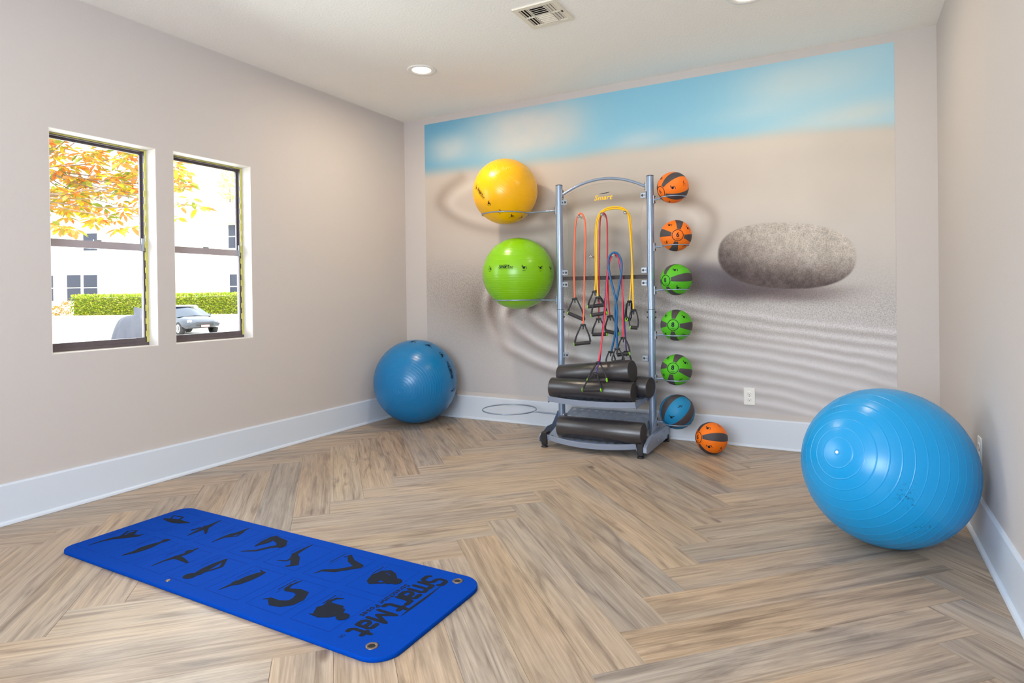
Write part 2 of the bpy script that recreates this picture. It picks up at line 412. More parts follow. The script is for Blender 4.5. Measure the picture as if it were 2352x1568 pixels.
board('baseboard_rear', (.03, YR), (W-.03, YR), (0, 1))

# windows in the left wall
for i, (a, b, z0, z1) in enumerate(wins):
    wn = empty('window_%d' % (i+1), (-.1, (a+b)/2, z0), kind='structure')
    # painted reveal lining
    mb = MB(); t = .004
    mb.box((-.088, a, z0), (-.0005, b, z0+t)); mb.box((-.088, a, z1-t), (-.0005, b, z1)); mb.box((-.088, a, z0+t), (-.0005, a+t, z1-t)); mb.box((-.088, b-t, z0+t), (-.0005, b, z1-t))
    mb.build('reveal', M_reveal, wn)
    # outer frame
    mb = MB(); fw = .012
    A, B, Z0, Z1 = a+t, b-t, z0+t, z1-t
    mb.box((-.135, A, Z0), (-.09, B, Z0+.018)); mb.box((-.135, A, Z1-fw), (-.09, B, Z1)); mb.box((-.135, A, Z0+.018), (-.09, A+fw, Z1-fw)); mb.box((-.135, B-fw, Z0+.018), (-.09, B, Z1-fw))
    mb.build('frame', M_dark, wn)
    mb = MB(); mb.box((-.0899, B-.012, Z0+.018), (-.0862, B-.001, Z1-.001)); mb.box((-.0899, A, Z1-.007), (-.0862, B-.0145, Z1-.001))
    for q in range(14):
        zz = Z0+.05+q*(Z1-Z0-.1)/14; mb.box((-.09, B-.016-R.random()*.003, zz), (-.0858, B-.008, zz+.03+R.random()*.02))
    mb.build('sealant', M_tape, wn)
    zr = 1.348
    # upper sash (outside) and lower sash (inside)
    for nm, x0, x1, s0, s1, rails in (('upper_sash', -.131, -.117, zr-.012, Z1-fw, (.018, .012)), ('lower_sash', -.113, -.094, Z0+.018, zr+.018, (.026, .040))):
        mb = MB(); ya, yb = A+fw+.001, B-fw-.001; sw = .010
        mb.box((x0, ya, s0), (x1, yb, s0+rails[0]), 0 if nm == 'upper_sash' else 0); mb.box((x0, ya, s1-rails[1]), (x1, yb, s1), 1 if nm == 'lower_sash' else 0)
        mb.box((x0, ya, s0+rails[0]), (x1, ya+sw, s1-rails[1])); mb.box((x0, yb-sw, s0+rails[0]), (x1, yb, s1-rails[1]))
        sash = mb.build(nm, [M_dark, M_rail], wn)
        xm = (x0+x1)/2
        MB().box((xm-.002, ya+sw, s0+rails[0]), (xm+.002, yb-sw, s1-rails[1])).build('pane', M_glass, sash)
    # latch and bits of hardware
    mb = MB(); mb.box((-.094, (a+b)/2-.02, zr+.018), (-.1, (a+b)/2+.02, zr+.026)); mb.box((-.0935, B-fw-.02, zr-.02), (-.089, B-fw-.006, zr+.05))
    mb.build('latch', M_zinc, wn)
# unseen rear window, added to hold the fill light
wn = empty('window_3', (2.3, YR-.07, rz0), kind='structure'); mb = MB()
for xx in (rx0, (rx0+rx1)/2-.02, rx1-.04): mb.box((xx, YR-.1, rz0), (xx+.04, YR-.04, rz1))
mb.box((rx0, YR-.1, rz0), (rx1, YR-.04, rz0+.04)); mb.box((rx0, YR-.1, rz1-.04), (rx1, YR-.04, rz1)); mb.build('frame', M_dark, wn)
MB().box((rx0+.04, YR-.072, rz0+.04), (rx1-.04, YR-.068, rz1-.04)).build('pane', M_glass, wn)

# ================================================================== MURAL (flat printed wallpaper)
def vnoise(X, Y, s, seed):
    rg = np.random.RandomState(seed); g = rg.rand(256, 256); x = X/s+1000; y = Y/s+1000; xi = np.floor(x).astype(int); yi = np.floor(y).astype(int)
    fx = x-xi; fy = y-yi; fx = fx*fx*(3-2*fx); fy = fy*fy*(3-2*fy); q = lambda i, j: g[i % 256, j % 256]
    return (q(xi, yi)*(1-fx)+q(xi+1, yi)*fx)*(1-fy)+(q(xi, yi+1)*(1-fx)+q(xi+1, yi+1)*fx)*fy
def fbm(X, Y, s, seed, o=4): return sum(vnoise(X, Y, s/2**k, seed+k)/2**k for k in range(o))/sum(1/2**k for k in range(o))
def pdist(X, Y, pts, sx=1.):
    """distance to a smooth polyline"""
    sp = spline([(a, b, 0) for a, b in pts], 5); D = np.full(X.shape, 1e9)
    for p, q in zip(sp[:-1], sp[1:]):
        dx, dy = q.x-p.x, q.y-p.y; t = np.clip(((X-p.x)*dx+(Y-p.y)*dy)/(dx*dx+dy*dy+1e-9), 0, 1)
        D = np.minimum(D, np.hypot(X-p.x-t*dx, Y-p.y-t*dy))
    return D
def sstep(a, b, x): t = np.clip((x-a)/(b-a), 0, 1); return t*t*(3-2*t)
def mural_paint(X, Y):
    col = np.zeros(X.shape+(3,)); cc = lambda *c: np.array(c, float)
    tx = sstep(977, 2055, X)[..., None]; ty = sstep(380, 900, Y)[..., None]
    sand = (cc(206, 192, 180)*(1-tx)+cc(211, 201, 191)*tx)*(1-ty)+(cc(200, 195, 195)*(1-tx)+cc(212, 208, 210)*tx)*ty
    sand += ((fbm(X, Y, 160, 3)-.5)*14)[..., None]
    sky_l, sky_m, sky_r = cc(112, 176, 208), cc(142, 200, 224), cc(170, 214, 232)
    t1 = sstep(980, 1350, X)[..., None]; t2 = sstep(1500, 2055, X)[..., None]
    sky = sky_l*(1-t1)+sky_m*t1; sky = sky*(1-t2)+sky_r*t2
    def blob(cx, cy, a, b, amt, c, e=2., rot=-.18):
        nonlocal sky
        dx = (X-cx); dy = (Y-cy); u = (dx*math.cos(rot)+dy*math.sin(rot))/a; v = (-dx*math.sin(rot)+dy*math.cos(rot))/b
        w = np.exp(-(np.abs(u)**e+np.abs(v)**e))*amt*(.75+.5*fbm(X, Y, 60, 11)); w = np.clip(w, 0, 1)[..., None]; sky = sky*(1-w)+cc(*c)*w
    blob(1215, 300, 132, 60, 1.0, (208, 210, 208), 3.4); blob(1035, 342, 55, 33, .9, (198, 212, 216), 2.4); blob(1850, 180, 150, 48, .75, (208, 220, 220), 2.4)
    blob(1960, 262, 170, 30, .75, (214, 220, 216)); blob(1470, 322, 70, 22, .6, (205, 216, 220)); blob(1740, 255, 120, 22, .35, (205, 220, 224)); blob(2000, 120, 120, 30, .3, (196, 222, 230))
    Yb = np.interp(X, [960, 1100, 1250, 1450, 1600, 1800, 2070], [402, 388, 368, 343, 325, 306, 286]) + (fbm(X, Y, 130, 21)-.5)*12
    w = sstep(-20, 16, Y-Yb)[..., None]; col = sky*(1-w)+sand*w
    hor = np.exp(-((Y-Yb-18)/26.)**2)[..., None]; col = col*(1-.35*hor)+(cc(222, 210, 196))*.35*hor
    # blurred far grooves
    def groove(pts, wd, amt, c=(-1, -1, -1)):
        nonlocal col
        d = pdist(X, Y, pts); col = col + (np.exp(-(d/wd)**2)*amt)[..., None]*np.array(c)
    dk = (-1, -1.08, -1.12)
    groove([(1060, 408), (1022, 438), (1012, 472), (1060, 508), (1130, 528), (1210, 532), (1275, 520)], 13, 24, dk)
    groove([(1085, 425), (1046, 450), (1040, 476), (1080, 500), (1150, 515), (1240, 508)], 11, -13, dk)
    groove([(1250, 500), (1300, 478), (1370, 462), (1450, 455), (1540, 452), (1600, 464), (1638, 492), (1636, 535), (1605, 590), (1560, 640)], 13, 26, dk)
    groove([(1280, 512), (1340, 492), (1440, 478), (1540, 478), (1590, 492), (1600, 520), (1580, 570), (1545, 615)], 11, -12, dk)
    groove([(1195, 562), (1235, 548), (1262, 566), (1268, 600), (1260, 640)], 10, -16, dk)
    groove([(1215, 585), (1240, 580), (1246, 605), (1240, 640)], 9, 13, dk)
    groove([(1330, 560), (1390, 530), (1450, 540), (1475, 575), (1450, 620), (1380, 640), (1325, 620)], 13, 16, dk)
    groove([(1345, 590), (1395, 560), (1440, 570), (1440, 600), (1395, 615)], 9, 12, dk)
    groove([(1500, 640), (1540, 600), (1560, 560)], 12, 10, dk)
    # raked grooves: bright crests with a shaded side below
    K = [([(1128,648),(1116,690),(1122,728),(1150,780),(1195,811),(1250,834),(1330,858),(1450,880),(1600,897),(1700,914),(1800,934),(1900,958)], 1),
         ([(1168,690),(1158,722),(1186,755),(1228,783),(1273,803),(1350,820),(1470,832),(1600,846),(1700,861),(1800,880),(1950,916),(2060,948)], 1),
         ([(1450,852),(1600,871),(1700,887),(1800,907),(1950,948)], 0), ([(1480,806),(1600,820),(1700,834),(1800,852),(1950,886),(2060,916)], 0),
         ([(1212,688),(1206,712),(1240,741),(1279,760),(1350,776),(1450,785),(1520,788),(1600,795),(1700,808),(1800,825),(1950,856),(2060,884)], 1),
         ([(1240,684),(1246,702),(1279,727),(1350,744),(1450,756),(1520,761),(1600,769),(1700,782),(1800,798),(1950,826),(2060,850)], 1),
         ([(1290,688),(1400,716),(1500,733),(1600,745),(1720,765),(1850,786),(2060,820)], 0), ([(1330,672),(1420,686),(1505,704),(1590,720),(1720,744),(1850,763),(2060,791)], 0),
         ([(1490,664),(1565,692),(1649,711),(1720,722),(1850,740),(2060,764)], 0)]
    lf = 1-sstep(1240, 1420, X); fade = (1-.35*sstep(1500, 1950, X)*sstep(800, 900, Y))*(.72+.5*fbm(X, Y, 70, 61))
    wob = (fbm(X, Y, 60, 71)-.5)*7; Xw, Yw = X, Y+wob
    for pts_, left in K:
        d = pdist(Xw, Yw, pts_); wd = 6.5+lf*4.5; col = col+(np.exp(-(d/wd)**2)*(19+34*lf)*fade)[..., None]*np.array([1, 1.02, 1.05])
        d = pdist(Xw, Yw, [(a_+(9 if left and a_ < 1300 else 0), b_+(11 if a_ > 1300 else 13)) for a_, b_ in pts_]); wd = 6.5+lf*4
        col = col-(np.exp(-(d/wd)**2)*(20+34*lf)*fade)[..., None]*np.array([.95, 1.05, 1.1])
    gb = np.exp(-(((X-1108)/24.)**2+((Y-712)/50.)**2)); col -= (gb*26)[..., None]
    # grey grainy zone around the rakes
    gz = np.exp(-((Y-(640+.05*(X-1000)))/75.)**2)*sstep(0, 60, Y-560); gz2 = np.exp(-(((X-1090)/80.)**2+((Y-705)/70.)**2))
    col -= (gz*4)[..., None]+(gz2*30)[..., None]*np.array([.9, 1, 1.1])
    # shadow of the stone
    def sh(cx, cy, a, b, amt, c, e=2.4, rot=0.):
        nonlocal col
        dx, dy = X-cx, Y-cy; u = (dx*math.cos(rot)+dy*math.sin(rot))/a; v = (-dx*math.sin(rot)+dy*math.cos(rot))/b
        w = (np.exp(-(np.abs(u)**e+np.abs(v)**e))*amt)[..., None]; col = col*(1-w)+cc(*c)*w
    sh(1650, 645, 84, 37, .97, (98, 90, 98), 3.4, .14); sh(1765, 668, 140, 20, .9, (96, 82, 86), 2.5, .05); sh(1600, 640, 60, 26, .5, (140, 132, 136), 2, .0)
    sh(1860, 672, 110, 14, .5, (150, 136, 130), 2, -.06)
    # stone
    rot = .03; dx, dy = X-1808, Y-587; u = (dx*math.cos(rot)+dy*math.sin(rot))/159.; v = (-dx*math.sin(rot)+dy*math.cos(rot))/76.
    r = (np.abs(u)**2.35+np.abs(v)**2.35)**(1/2.35); ins = 1-sstep(.975, 1.015, r)
    nz = np.sqrt(np.clip(1-r*r, 0, 1)); lit = np.clip(-.78*v+.34*u+.36*nz+.06, -1, 1.2)
    sc = cc(92, 78, 76)*(1-sstep(-.5, .8, lit)[..., None])+cc(210, 199, 188)*sstep(-.5, .8, lit)[..., None]
    n = fbm(X, Y, 26, 41, 4)-.5; n2 = fbm(X, Y, 9, 51, 3)-.5; sc = sc+(n*26+n2*40)[..., None]
    col = col*(1-ins[..., None])+sc*ins[..., None]
    grain = .18+.55*np.exp(-((Y-(672+.06*(X-1200)))/62.)**2)+.25*gz2; grain *= sstep(540, 640, Y)*(1-.75*sstep(820, 940, Y)); grain = np.maximum(grain*(1-ins), ins*.85)
    return np.clip(col, 0, 255), grain
def mural():
    x0, x1, z0, z1 = .226, 3.741, .229, 2.545; nx, nz = 520, 343
    gx, gz = np.meshgrid(np.linspace(x0, x1, nx), np.linspace(z0, z1, nz)); P = np.stack([gx, np.zeros_like(gx), gz], -1)
    d = P-CAM; zz = d @ FW; X = CX+F*(d @ RT)/zz; Y = CY-F*(d @ UP)/zz
    col, grain = mural_paint(X, Y); c = col/255.; c = np.where(c <= .04045, c/12.92, ((c+.055)/1.055)**2.4)*MURAL_GAIN
    c = np.clip(c, 0, .93)
    N = nx*nz; V = np.stack([gx.ravel(), np.full(N, -.0012), gz.ravel()], -1)
    i = np.arange(N).reshape(nz, nx); Q = np.stack([i[:-1, :-1], i[:-1, 1:], i[1:, 1:], i[1:, :-1]], -1).reshape(-1, 4)
    # thin edge back to the wall
    rim = np.concatenate([i[0, :], i[1:, -1], i[-1, -2::-1], i[-2:0:-1, 0]]); nb = len(rim); V2 = V[rim].copy(); V2[:, 1] = -.0001
    fr = [(int(rim[(k+1) % nb]), int(rim[k]), N+k, N+(k+1) % nb) for k in range(nb)]
    me = bpy.data.meshes.new('mural'); me.from_pydata(np.concatenate([V, V2]).tolist(), [], Q.tolist()+fr)
    a = me.color_attributes.new('print', 'FLOAT_COLOR', 'POINT'); full = np.ones((N+nb, 4), np.float32); full[:N, :3] = c.reshape(-1, 3); full[N:, :3] = c.reshape(-1, 3)[rim]; a.data.foreach_set('color', full.ravel())
    g = me.attributes.new('grain', 'FLOAT', 'POINT'); gg = np.zeros(N+nb, np.float32); gg[:N] = grain.ravel(); g.data.foreach_set('value', gg)
    mt = bpy.data.materials.new('mural_print'); mt.use_nodes = True; n = mt.node_tree.nodes; l = mt.node_tree.links; b = n['Principled BSDF']; b.inputs['Roughness'].default_value = .6; b.inputs['Specular IOR Level'].default_value = .3
    at1 = n.new('ShaderNodeAttribute'); at1.attribute_name = 'print'; at2 = n.new('ShaderNodeAttribute'); at2.attribute_name = 'grain'
    tc = n.new('ShaderNodeTexCoord'); t = n.new('ShaderNodeTexNoise'); t.inputs['Scale'].default_value = 130; t.inputs['Detail'].default_value = 3; t.inputs['Roughness'].default_value = .7; l.new(tc.outputs['Object'], t.inputs[0])
    mr = n.new('ShaderNodeMapRange'); mr.inputs['From Min'].default_value = .36; mr.inputs['From Max'].default_value = .6; mr.inputs['To Min'].default_value = .6; mr.inputs['To Max'].default_value = 1.12; l.new(t.outputs['Fac'], mr.inputs['Value'])
    mx = n.new('ShaderNodeMix'); mx.data_type = 'FLOAT'; mx.inputs[2].default_value = 1; l.new(at2.outputs['Fac'], mx.inputs[0]); l.new(mr.outputs[0], mx.inputs[3])
    ml = n.new('ShaderNodeVectorMath'); ml.operation = 'SCALE'; l.new(at1.outputs['Color'], ml.inputs[0]); l.new(mx.outputs[0], ml.inputs['Scale']); l.new(ml.outputs[0], b.inputs['Base Color'])
    me.materials.append(mt); me.update(); o = bpy.data.objects.new('wall_mural', me); C.objects.link(o)
    tag(o, 'large printed wall mural of a speckled stone on raked sand under blue sky', 'mural')
MURAL_GAIN = .89
mural()

# ================================================================== CEILING FITTINGS
for i, (x, y) in enumerate(CANS[:1]+CANS[3:4]+CANS[1:3]+CANS[4:]):
    lab = ['round recessed ceiling downlight, lit warm white, above the back left corner', 'recessed ceiling downlight above the back right of the room, cut by the top edge'][i] if i < 2 else ['recessed ceiling downlight above the left side, level with the camera-side window', 'recessed ceiling downlight in the near left corner behind the camera', 'recessed ceiling downlight above the right side, over the large blue ball', 'recessed ceiling downlight in the near right corner behind the camera'][i-2]
    e = empty('recessed_downlight', (x, y, H), lab, 'ceiling light', 'recessed downlights in the ceiling')
    MB().lathe([(.0002, .098), (.004, .1), (.007, .094), (.007, .078), (.003, .066), (.0005, .064)], (x, y, H), (0, 0, -1), 40).build('trim_ring', M_plate, e)
    MB().lathe([(.0006, .064), (.0016, .03), (.0018, .0005)], (x, y, H), (0, 0, -1), 32).build('lens', M_lens, e)
# the lamps hang just under their lenses
vx0, vx1, vy0, vy1 = 1.885, 2.142, -1.437, -1.172
v = empty('ceiling_air_vent', ((vx0+vx1)/2, (vy0+vy1)/2, H), 'square cream ceiling air vent with louvres blowing several ways', 'vent')
mb = MB(); fwd = .026; z = H
mb.box((vx0, vy0, z-.009), (vx1, vy0+fwd, z-.0002)); mb.box((vx0, vy1-fwd, z-.009), (vx1, vy1, z-.0002)); mb.box((vx0, vy0+fwd, z-.009), (vx0+fwd, vy1-fwd, z-.0002)); mb.box((vx1-fwd, vy0+fwd, z-.009), (vx1, vy1-fwd, z-.0002))
ix0, ix1, iy0, iy1 = vx0+fwd, vx1-fwd, vy0+fwd, vy1-fwd; ym = (iy0+iy1)/2; xa = ix0+(ix1-ix0)*.27; xb = ix0+(ix1-ix0)*.73
mb.box((ix0, ym-.003, z-.0088), (xa, ym+.003, z-.001)); mb.box((xb, ym-.003, z-.0088), (ix1, ym+.003, z-.001)); mb.box((xa-.003, iy0, z-.0088), (xa+.003, iy1, z-.001)); mb.box((xb-.003, iy0, z-.0088), (xb+.003, iy1, z-.001)); mb.box((xa, ym-.002, z-.0088), (xb, ym+.002, z-.001))
mb.build('frame', M_vent, v)
MB().box((ix0, iy0, z-.0008), (ix1, iy1, z-.0002)).build('duct_opening', M_duct, v)
for cx0, cx1, sgn, cnt in ((ix0, xa-.003, 1, 3), (xb+.003, ix1, -1, 3)):
    for (ya, yb) in ((iy0, ym-.003), (ym+.003, iy1)):
        for q in range(cnt):
            xc = cx0+(q+.5)*(cx1-cx0)/cnt; Mx = Matrix.Translation((xc, 0, z-.0058)) @ Euler((0, sgn*.5, 0)).to_matrix().to_4x4()
            MB().box((-.0055, ya+.002, -.0007), (.0055, yb-.002, .0007), 0, Mx).build('louvre', M_vent, v)
for (ya, yb, sgn) in ((iy0, ym-.002, 1), (ym+.002, iy1, -1)):
    for q in range(5):
        yc = ya+(q+.5)*(yb-ya)/5; Mx = Matrix.Translation((0, yc, z-.0058)) @ Euler((sgn*.5, 0, 0)).to_matrix().to_4x4()
        MB().box((xa+.004, -.0065, -.0007), (xb-.004, .0065, .0007), 0, Mx).build('louvre', M_vent, v)
mb = MB(); mb.box((vx1-.02, ym-.006, z-.013), (vx1-.012, ym+.01, z-.0091)); mb.build('damper_lever', M_slot, v)

# outlets
def outlet(cen, right, nrm, label):
    c, r, nn, u = Vector(cen), Vector(right), Vector(nrm), Vector((0, 0, 1))
    Mx = Matrix((r, u, nn)).transposed().to_4x4(); Mx.translation = c
    e = empty('power_outlet', c, label, 'outlet', 'white wall outlets')
    MB().rbox((-.036, -.058, .0), (.036, .058, .006), .0025, 0, Mx).build('cover_plate', M_plate, e)
    for s in (-1, 1):
        k = MB().lathe([(.006, .0165), (.0075, .0165), (.008, .015), (.008, .0001)], Mx @ Vector((0, s*.0195, 0)), nn, 20).build('receptacle', M_plate, e)
        mb = MB()
        for dx in (-.0063, .0063): mb.box((dx-.0011, s*.0195-.001, .0081), (dx+.0011, s*.0195+.0065, .0084), 0, Mx)
        mb.lathe([(.0081, .0024), (.0084, .0001)], Mx @ Vector((0, s*.0195-.0075, 0)), nn, 8); mb.build('slot', M_slot, k)
    MB().lathe([(.006, .003), (.0072, .0025), (.0074, .0001)], c, nn, 10).build('screw', M_zinc, e)
outlet((2.894, -.0014, .338), (1, 0, 0), (0, -1, 0), 'white duplex outlet on the mural wall, right of the equipment rack')
ro = at(2253, 1035, 0, W)
outlet((W-.0002, ro.y, ro.z), (0, -1, 0), (-1, 0, 0), 'white duplex outlet on the right wall, behind the large blue ball')

# ================================================================== EXERCISE BALLS
def ball_mat(name, color, dirt=False, rough=.27):
    mt = mat(name, color, rough, spec=.55, bump=.06, bscale=500, var=.05, vscale=3)
    if dirt:
        n = mt.node_tree.nodes; l = mt.node_tree.links; b = n['Principled BSDF']; src = b.inputs['Base Color'].links[0].from_socket
        tc = n.new('ShaderNodeTexCoord'); t1 = n.new('ShaderNodeTexNoise'); t1.inputs['Scale'].default_value = 5; t2 = n.new('ShaderNodeTexNoise'); t2.inputs['Scale'].default_value = 110; t2.inputs['Detail'].default_value = 5
        l.new(tc.outputs['Object'], t1.inputs[0]); l.new(tc.outputs['Object'], t2.inputs[0])
        r1 = n.new('ShaderNodeMapRange'); r1.inputs[1].default_value = .60; r1.inputs[2].default_value = .68; l.new(t1.outputs[0], r1.inputs[0])
        r2 = n.new('ShaderNodeMapRange'); r2.inputs[1].default_value = .56; r2.inputs[2].default_value = .66; l.new(t2.outputs[0], r2.inputs[0])
        mu = n.new('ShaderNodeMath'); mu.operation = 'MULTIPLY'; l.new(r1.outputs[0], mu.inputs[0]); l.new(r2.outputs[0], mu.inputs[1])
        m2 = n.new('ShaderNodeMath'); m2.operation = 'MULTIPLY'; m2.inputs[1].default_value = .7; l.new(mu.outputs[0], m2.inputs[0])
        mx = n.new('ShaderNodeMix'); mx.data_type = 'RGBA'; mx.inputs[7].default_value = (*lin((0, 84, 120)), 1); l.new(m2.outputs[0], mx.inputs[0]); l.new(src, mx.inputs[6]); l.new(mx.outputs[2], b.inputs['Base Color'])
    return mt
def exercise_ball(cen, rad, axis, ridges, amp, material, label, valve=True, wr=.006):
    cen = Vector(cen); e = empty('exercise_ball', (cen.x, cen.y, cen.z-rad), label, 'exercise ball')
    th = set(np.linspace(0.0005, math.pi-.0005, 72).tolist())
    for t in ridges:
        for k in (-2.4, -1.25, -1, -.5, 0, .5, 1, 1.25, 2.4): th.add(t+k*wr)
    th = sorted(th); prof = []
    for t in th:
        r = rad*(1-.0) - amp
        for q in ridges:
            d = abs(t-q)
            if d < wr*1.2: r += amp*(1-d/(wr*1.2))
        prof.append((r*math.cos(t), max(1e-4, r*math.sin(t))))
    MB().lathe(prof, cen, axis, 112).build('shell', material, e)
    if valve:
        a = Vector(axis).normalized(); o = cen+a*(rad-amp)
        vv = MB().lathe([(-.001, .011), (.0006, .011), (.0006, .0075), (-.002, .007)], o, a, 20).build('valve_seat', material, e)
        MB().lathe([(-.002, .0062), (.0016, .0062), (.0026, .0045), (.0026, .0001)], o, a, 16).build('valve_plug', M_plate, vv)
    return e, cen
M_blue = ball_mat('blue_vinyl', (0, 148, 212), True); M_blue2 = ball_mat('deep_blue_vinyl', (0, 116, 176)); M_green = ball_mat('green_vinyl', (128, 190, 6)); M_yel = ball_mat('yellow_vinyl', (250, 182, 0))
# large blue ball at right
c = (3.6118, -1.4413, .3182); rb = .3182
ax = view_dir(c, (1944-2049)/211, (1046-1077)/184)
ridges = [.19, .32, .45, .58, .71, .84, .97, 1.10, 1.22, 1.34, 1.46, 1.58, 1.70, 1.82, 1.94, 2.06, 2.2]
exercise_ball(c, rb, ax, ridges, .0009, M_blue, 'large bright blue ridged exercise ball with white valve, by the right wall')
def ball_prints(e, cen, rad, axis, ref, lats, texts, poses, parent_mat=M_print):
    """ref: direction of longitude 0; texts (lon, size), poses (lon, index)"""
    a, e0, e1 = orthob(axis, ref)
    def nd(lon, lat): return (e0*math.cos(lon)+e1*math.sin(lon))*math.cos(lat)+a*math.sin(lat)
    for lon, size in texts:
        mb = MB(); st_, w = brand_strokes('Smart', size*.8, .3, .2); V2, F2, w2 = text2d('Ball', size*.62, .1, .02); tot = w+w2+size*.1
        decal_on_sphere(mb, (None, None, [([(x-tot/2, y) for x, y in V], Fc) for V, Fc in st_]), cen, rad, nd(lon, lats), a)
        decal_on_sphere(mb, ([(x-tot/2+w+size*.1, y) for x, y in V2], F2), cen, rad, nd(lon, lats), a)
        decal_on_sphere(mb, merge2d([stroke2d([(-tot*.5+tot*k/8*.9+.1*tot, -size*.28) for k in range(9)], size*.09), stroke2d([(-tot*.25+tot*k/8*.5, size*.83) for k in range(9)], [size*.02, size*.05, size*.08, size*.1, size*.1, size*.08, size*.06, size*.03, size*.01])]), cen, rad, nd(lon, lats), a)
        mb.build('logo_print', M_print, e)
    for lon, idx in poses:
        mb = MB(); sz = (texts[0][1] if texts else .03)*1.25
        decal_on_sphere(mb, pose2d(idx, sz, 0, sz*.1), cen, rad, nd(lon, lats), a); mb.build('figure_print', M_print, e)
# green on rack
c = (1.301, -.3, 1.202); e, cc = exercise_ball(c, .2697, (.0, .03, 1), [ .5+.075*k for k in range(9)]+[1.24+.055*0]+[1.66+.062*k for k in range(17)], .0008, M_green, 'green exercise ball with a row of figures, on the middle ring of the rack', False, .004)
ref = view_dir(c, -.34, 0); ball_prints(e, cc, .2697, (.0, .03, 1), ref, .10, [(0, .026)], [(-.52, 0), (.5, 1), (.98, 2), (1.42, 3)])
# yellow on rack
c = (1.198, -.3, 1.829); ax = view_dir(c, .50, -.72)
e, cc = exercise_ball(c, .2467, ax, [.10+.062*k for k in range(17)]+[1.8+.062*k for k in range(14)], .0008, M_yel, 'yellow exercise ball held high by the top ring left of the rack', False, .004)
ref = view_dir(c, -.60, .02); ball_prints(e, cc, .2467, ax, ref, -.10, [(-.12, .024)], [(-.42, 0), (.30, 1), (.72, 2), (1.12, 1), (1.5, 0)])
# deep blue in the corner
c = (.3523, -.3395, .3417); ax = view_dir(c, (922-954)/98, (895-876)/95)
e, cc = exercise_ball(c, .3417, ax, [.07+.062*k for k in range(16)], .0007, M_blue2, 'deep blue exercise ball with black print, on the floor in the back left corner', False, .004)
ref = view_dir(c, .83, -.28); ball_prints(e, cc, .3417, ax, ref, .16, [(0, .036)], [(.42, 1), (.80, 2), (1.2, 3), (-.5, 4)])

# ================================================================== MEDICINE BALLS
def lune(mb, cen, rad, a, e0, e1, lon, hw, t0, t1, mi=0, n=22, lift=1.006):
    P = lambda t, l, k: cen+(a*math.cos(t)+(e0*math.cos(l)+e1*math.sin(l))*math.sin(t))*rad*k
    vs, fs = [], []; m = 6
    for i in range(n+1):
        t = t0+(t1-t0)*i/n
        for j in range(m+1): vs.append(P(t, lon-hw+2*hw*j/m, lift))
        vs.append(P(t, lon-hw-.015, .999)); vs.append(P(t, lon+hw+.015, .999))
    K = m+3
    for i in range(n):
        for j in range(m): fs.append((i*K+j, (i+1)*K+j, (i+1)*K+j+1, i*K+j+1))
        fs.append((i*K+m+1, (i+1)*K+m+1, (i+1)*K, i*K)); fs.append((i*K+m, (i+1)*K+m, (i+1)*K+m+2, i*K+m+2))
    mb.add(vs, fs, mi, True)
def med_ball(cen, rad, pole, ang0, color_mat, num, label, group=None, hw=.26, figs=True):
    """ang0: image angle (rad) of the first stripe seen from the pole"""
    cen = Vector(cen); e = empty('medicine_ball', (cen.x, cen.y, cen.z-rad), label, 'medicine ball', group)
    vd = (Vector(CAM)-cen).normalized(); r = Vector(RT); r = (r-vd*r.dot(vd)).normalized(); u = vd.cross(r)
    a = view_dir(cen, *pole)
    if isinstance(ang0, tuple):     # stripe longitude counted from the viewer's side
        v0 = (vd-a*vd.dot(a)).normalized(); tgt = v0*math.cos(ang0[0])+a.cross(v0)*math.sin(ang0[0])
    else: tgt = r*math.cos(ang0)+u*math.sin(ang0)
    a, e0, e1 = orthob(a, tgt)
    prof = []
    for k in range(65):
        t = .002+(math.pi-.004)*k/64; q = rad
        for g in (.36, math.pi-.36): q -= .0016*max(0, 1-abs(t-g)/.05)
        prof.append((q*math.cos(t), q*math.sin(t)))
    MB().lathe(prof, cen, a, 64).build('shell', color_mat, e)
    for k in range(4):
        mb = MB(); lune(mb, cen, rad, a, e0, e1, k*math.pi/2, hw, .42, math.pi-.42); mb.build('stripe', M_dkpanel, e)
    for s in (1, -1):
        MB().tube([cen+(a*s*math.cos(.355)+(e0*math.cos(t)+e1*math.sin(t))*math.sin(.355))*rad*1.002 for t in np.linspace(0, 2*math.pi, 33)[:-1]], .0017, 6, closed=True).build('pole_ring', M_print, e)
        mb = MB(); V, Fc, w = text2d(num, .040, 0, .03); upv = Vector((0, 0, 1)) if s > 0 else Vector((0, 0, 1))
        decal_on_sphere(mb, ([(x-w/2, y-.010) for x, y in V], Fc), cen, rad, a*s, upv+a*.01)
        decal_on_sphere(mb, merge2d([stroke2d([(-.012, -.021), (0, -.021), (.012, -.021)], .002), stroke2d([(-.008, -.0255), (.008, -.0255)], .0014)]), cen, rad, a*s, upv+a*.01)
        mb.build('number_print', M_print, e)
    for k in range(4):
        for q, lat in ((0, .95), (1, 1.75)):
            lon = (k+.5)*math.pi/2; n = a*math.cos(lat)+(e0*math.cos(lon)+e1*math.sin(lon))*math.sin(lat)
            mb = MB(); decal_on_sphere(mb, pose2d((k*2+q*3+len(num)) % 6, .030, 0, 0, R.uniform(-.4, .4), False), cen, rad, n, Vector((0, 0, 1))+n*.02); mb.build('figure_print', M_print, e)
    return e
def rub(name, c): return mat(name, c, .48, spec=.4, bump=.35, bscale=420, var=.04, vscale=20)
M_or, M_gr, M_bl = rub('orange_rubber', (240, 116, 10)), rub('green_rubber', (78, 176, 22)), rub('cyan_blue_rubber', (14, 126, 176))
rings = []
D = math.radians
gmb = 'medicine balls on the rack arms'
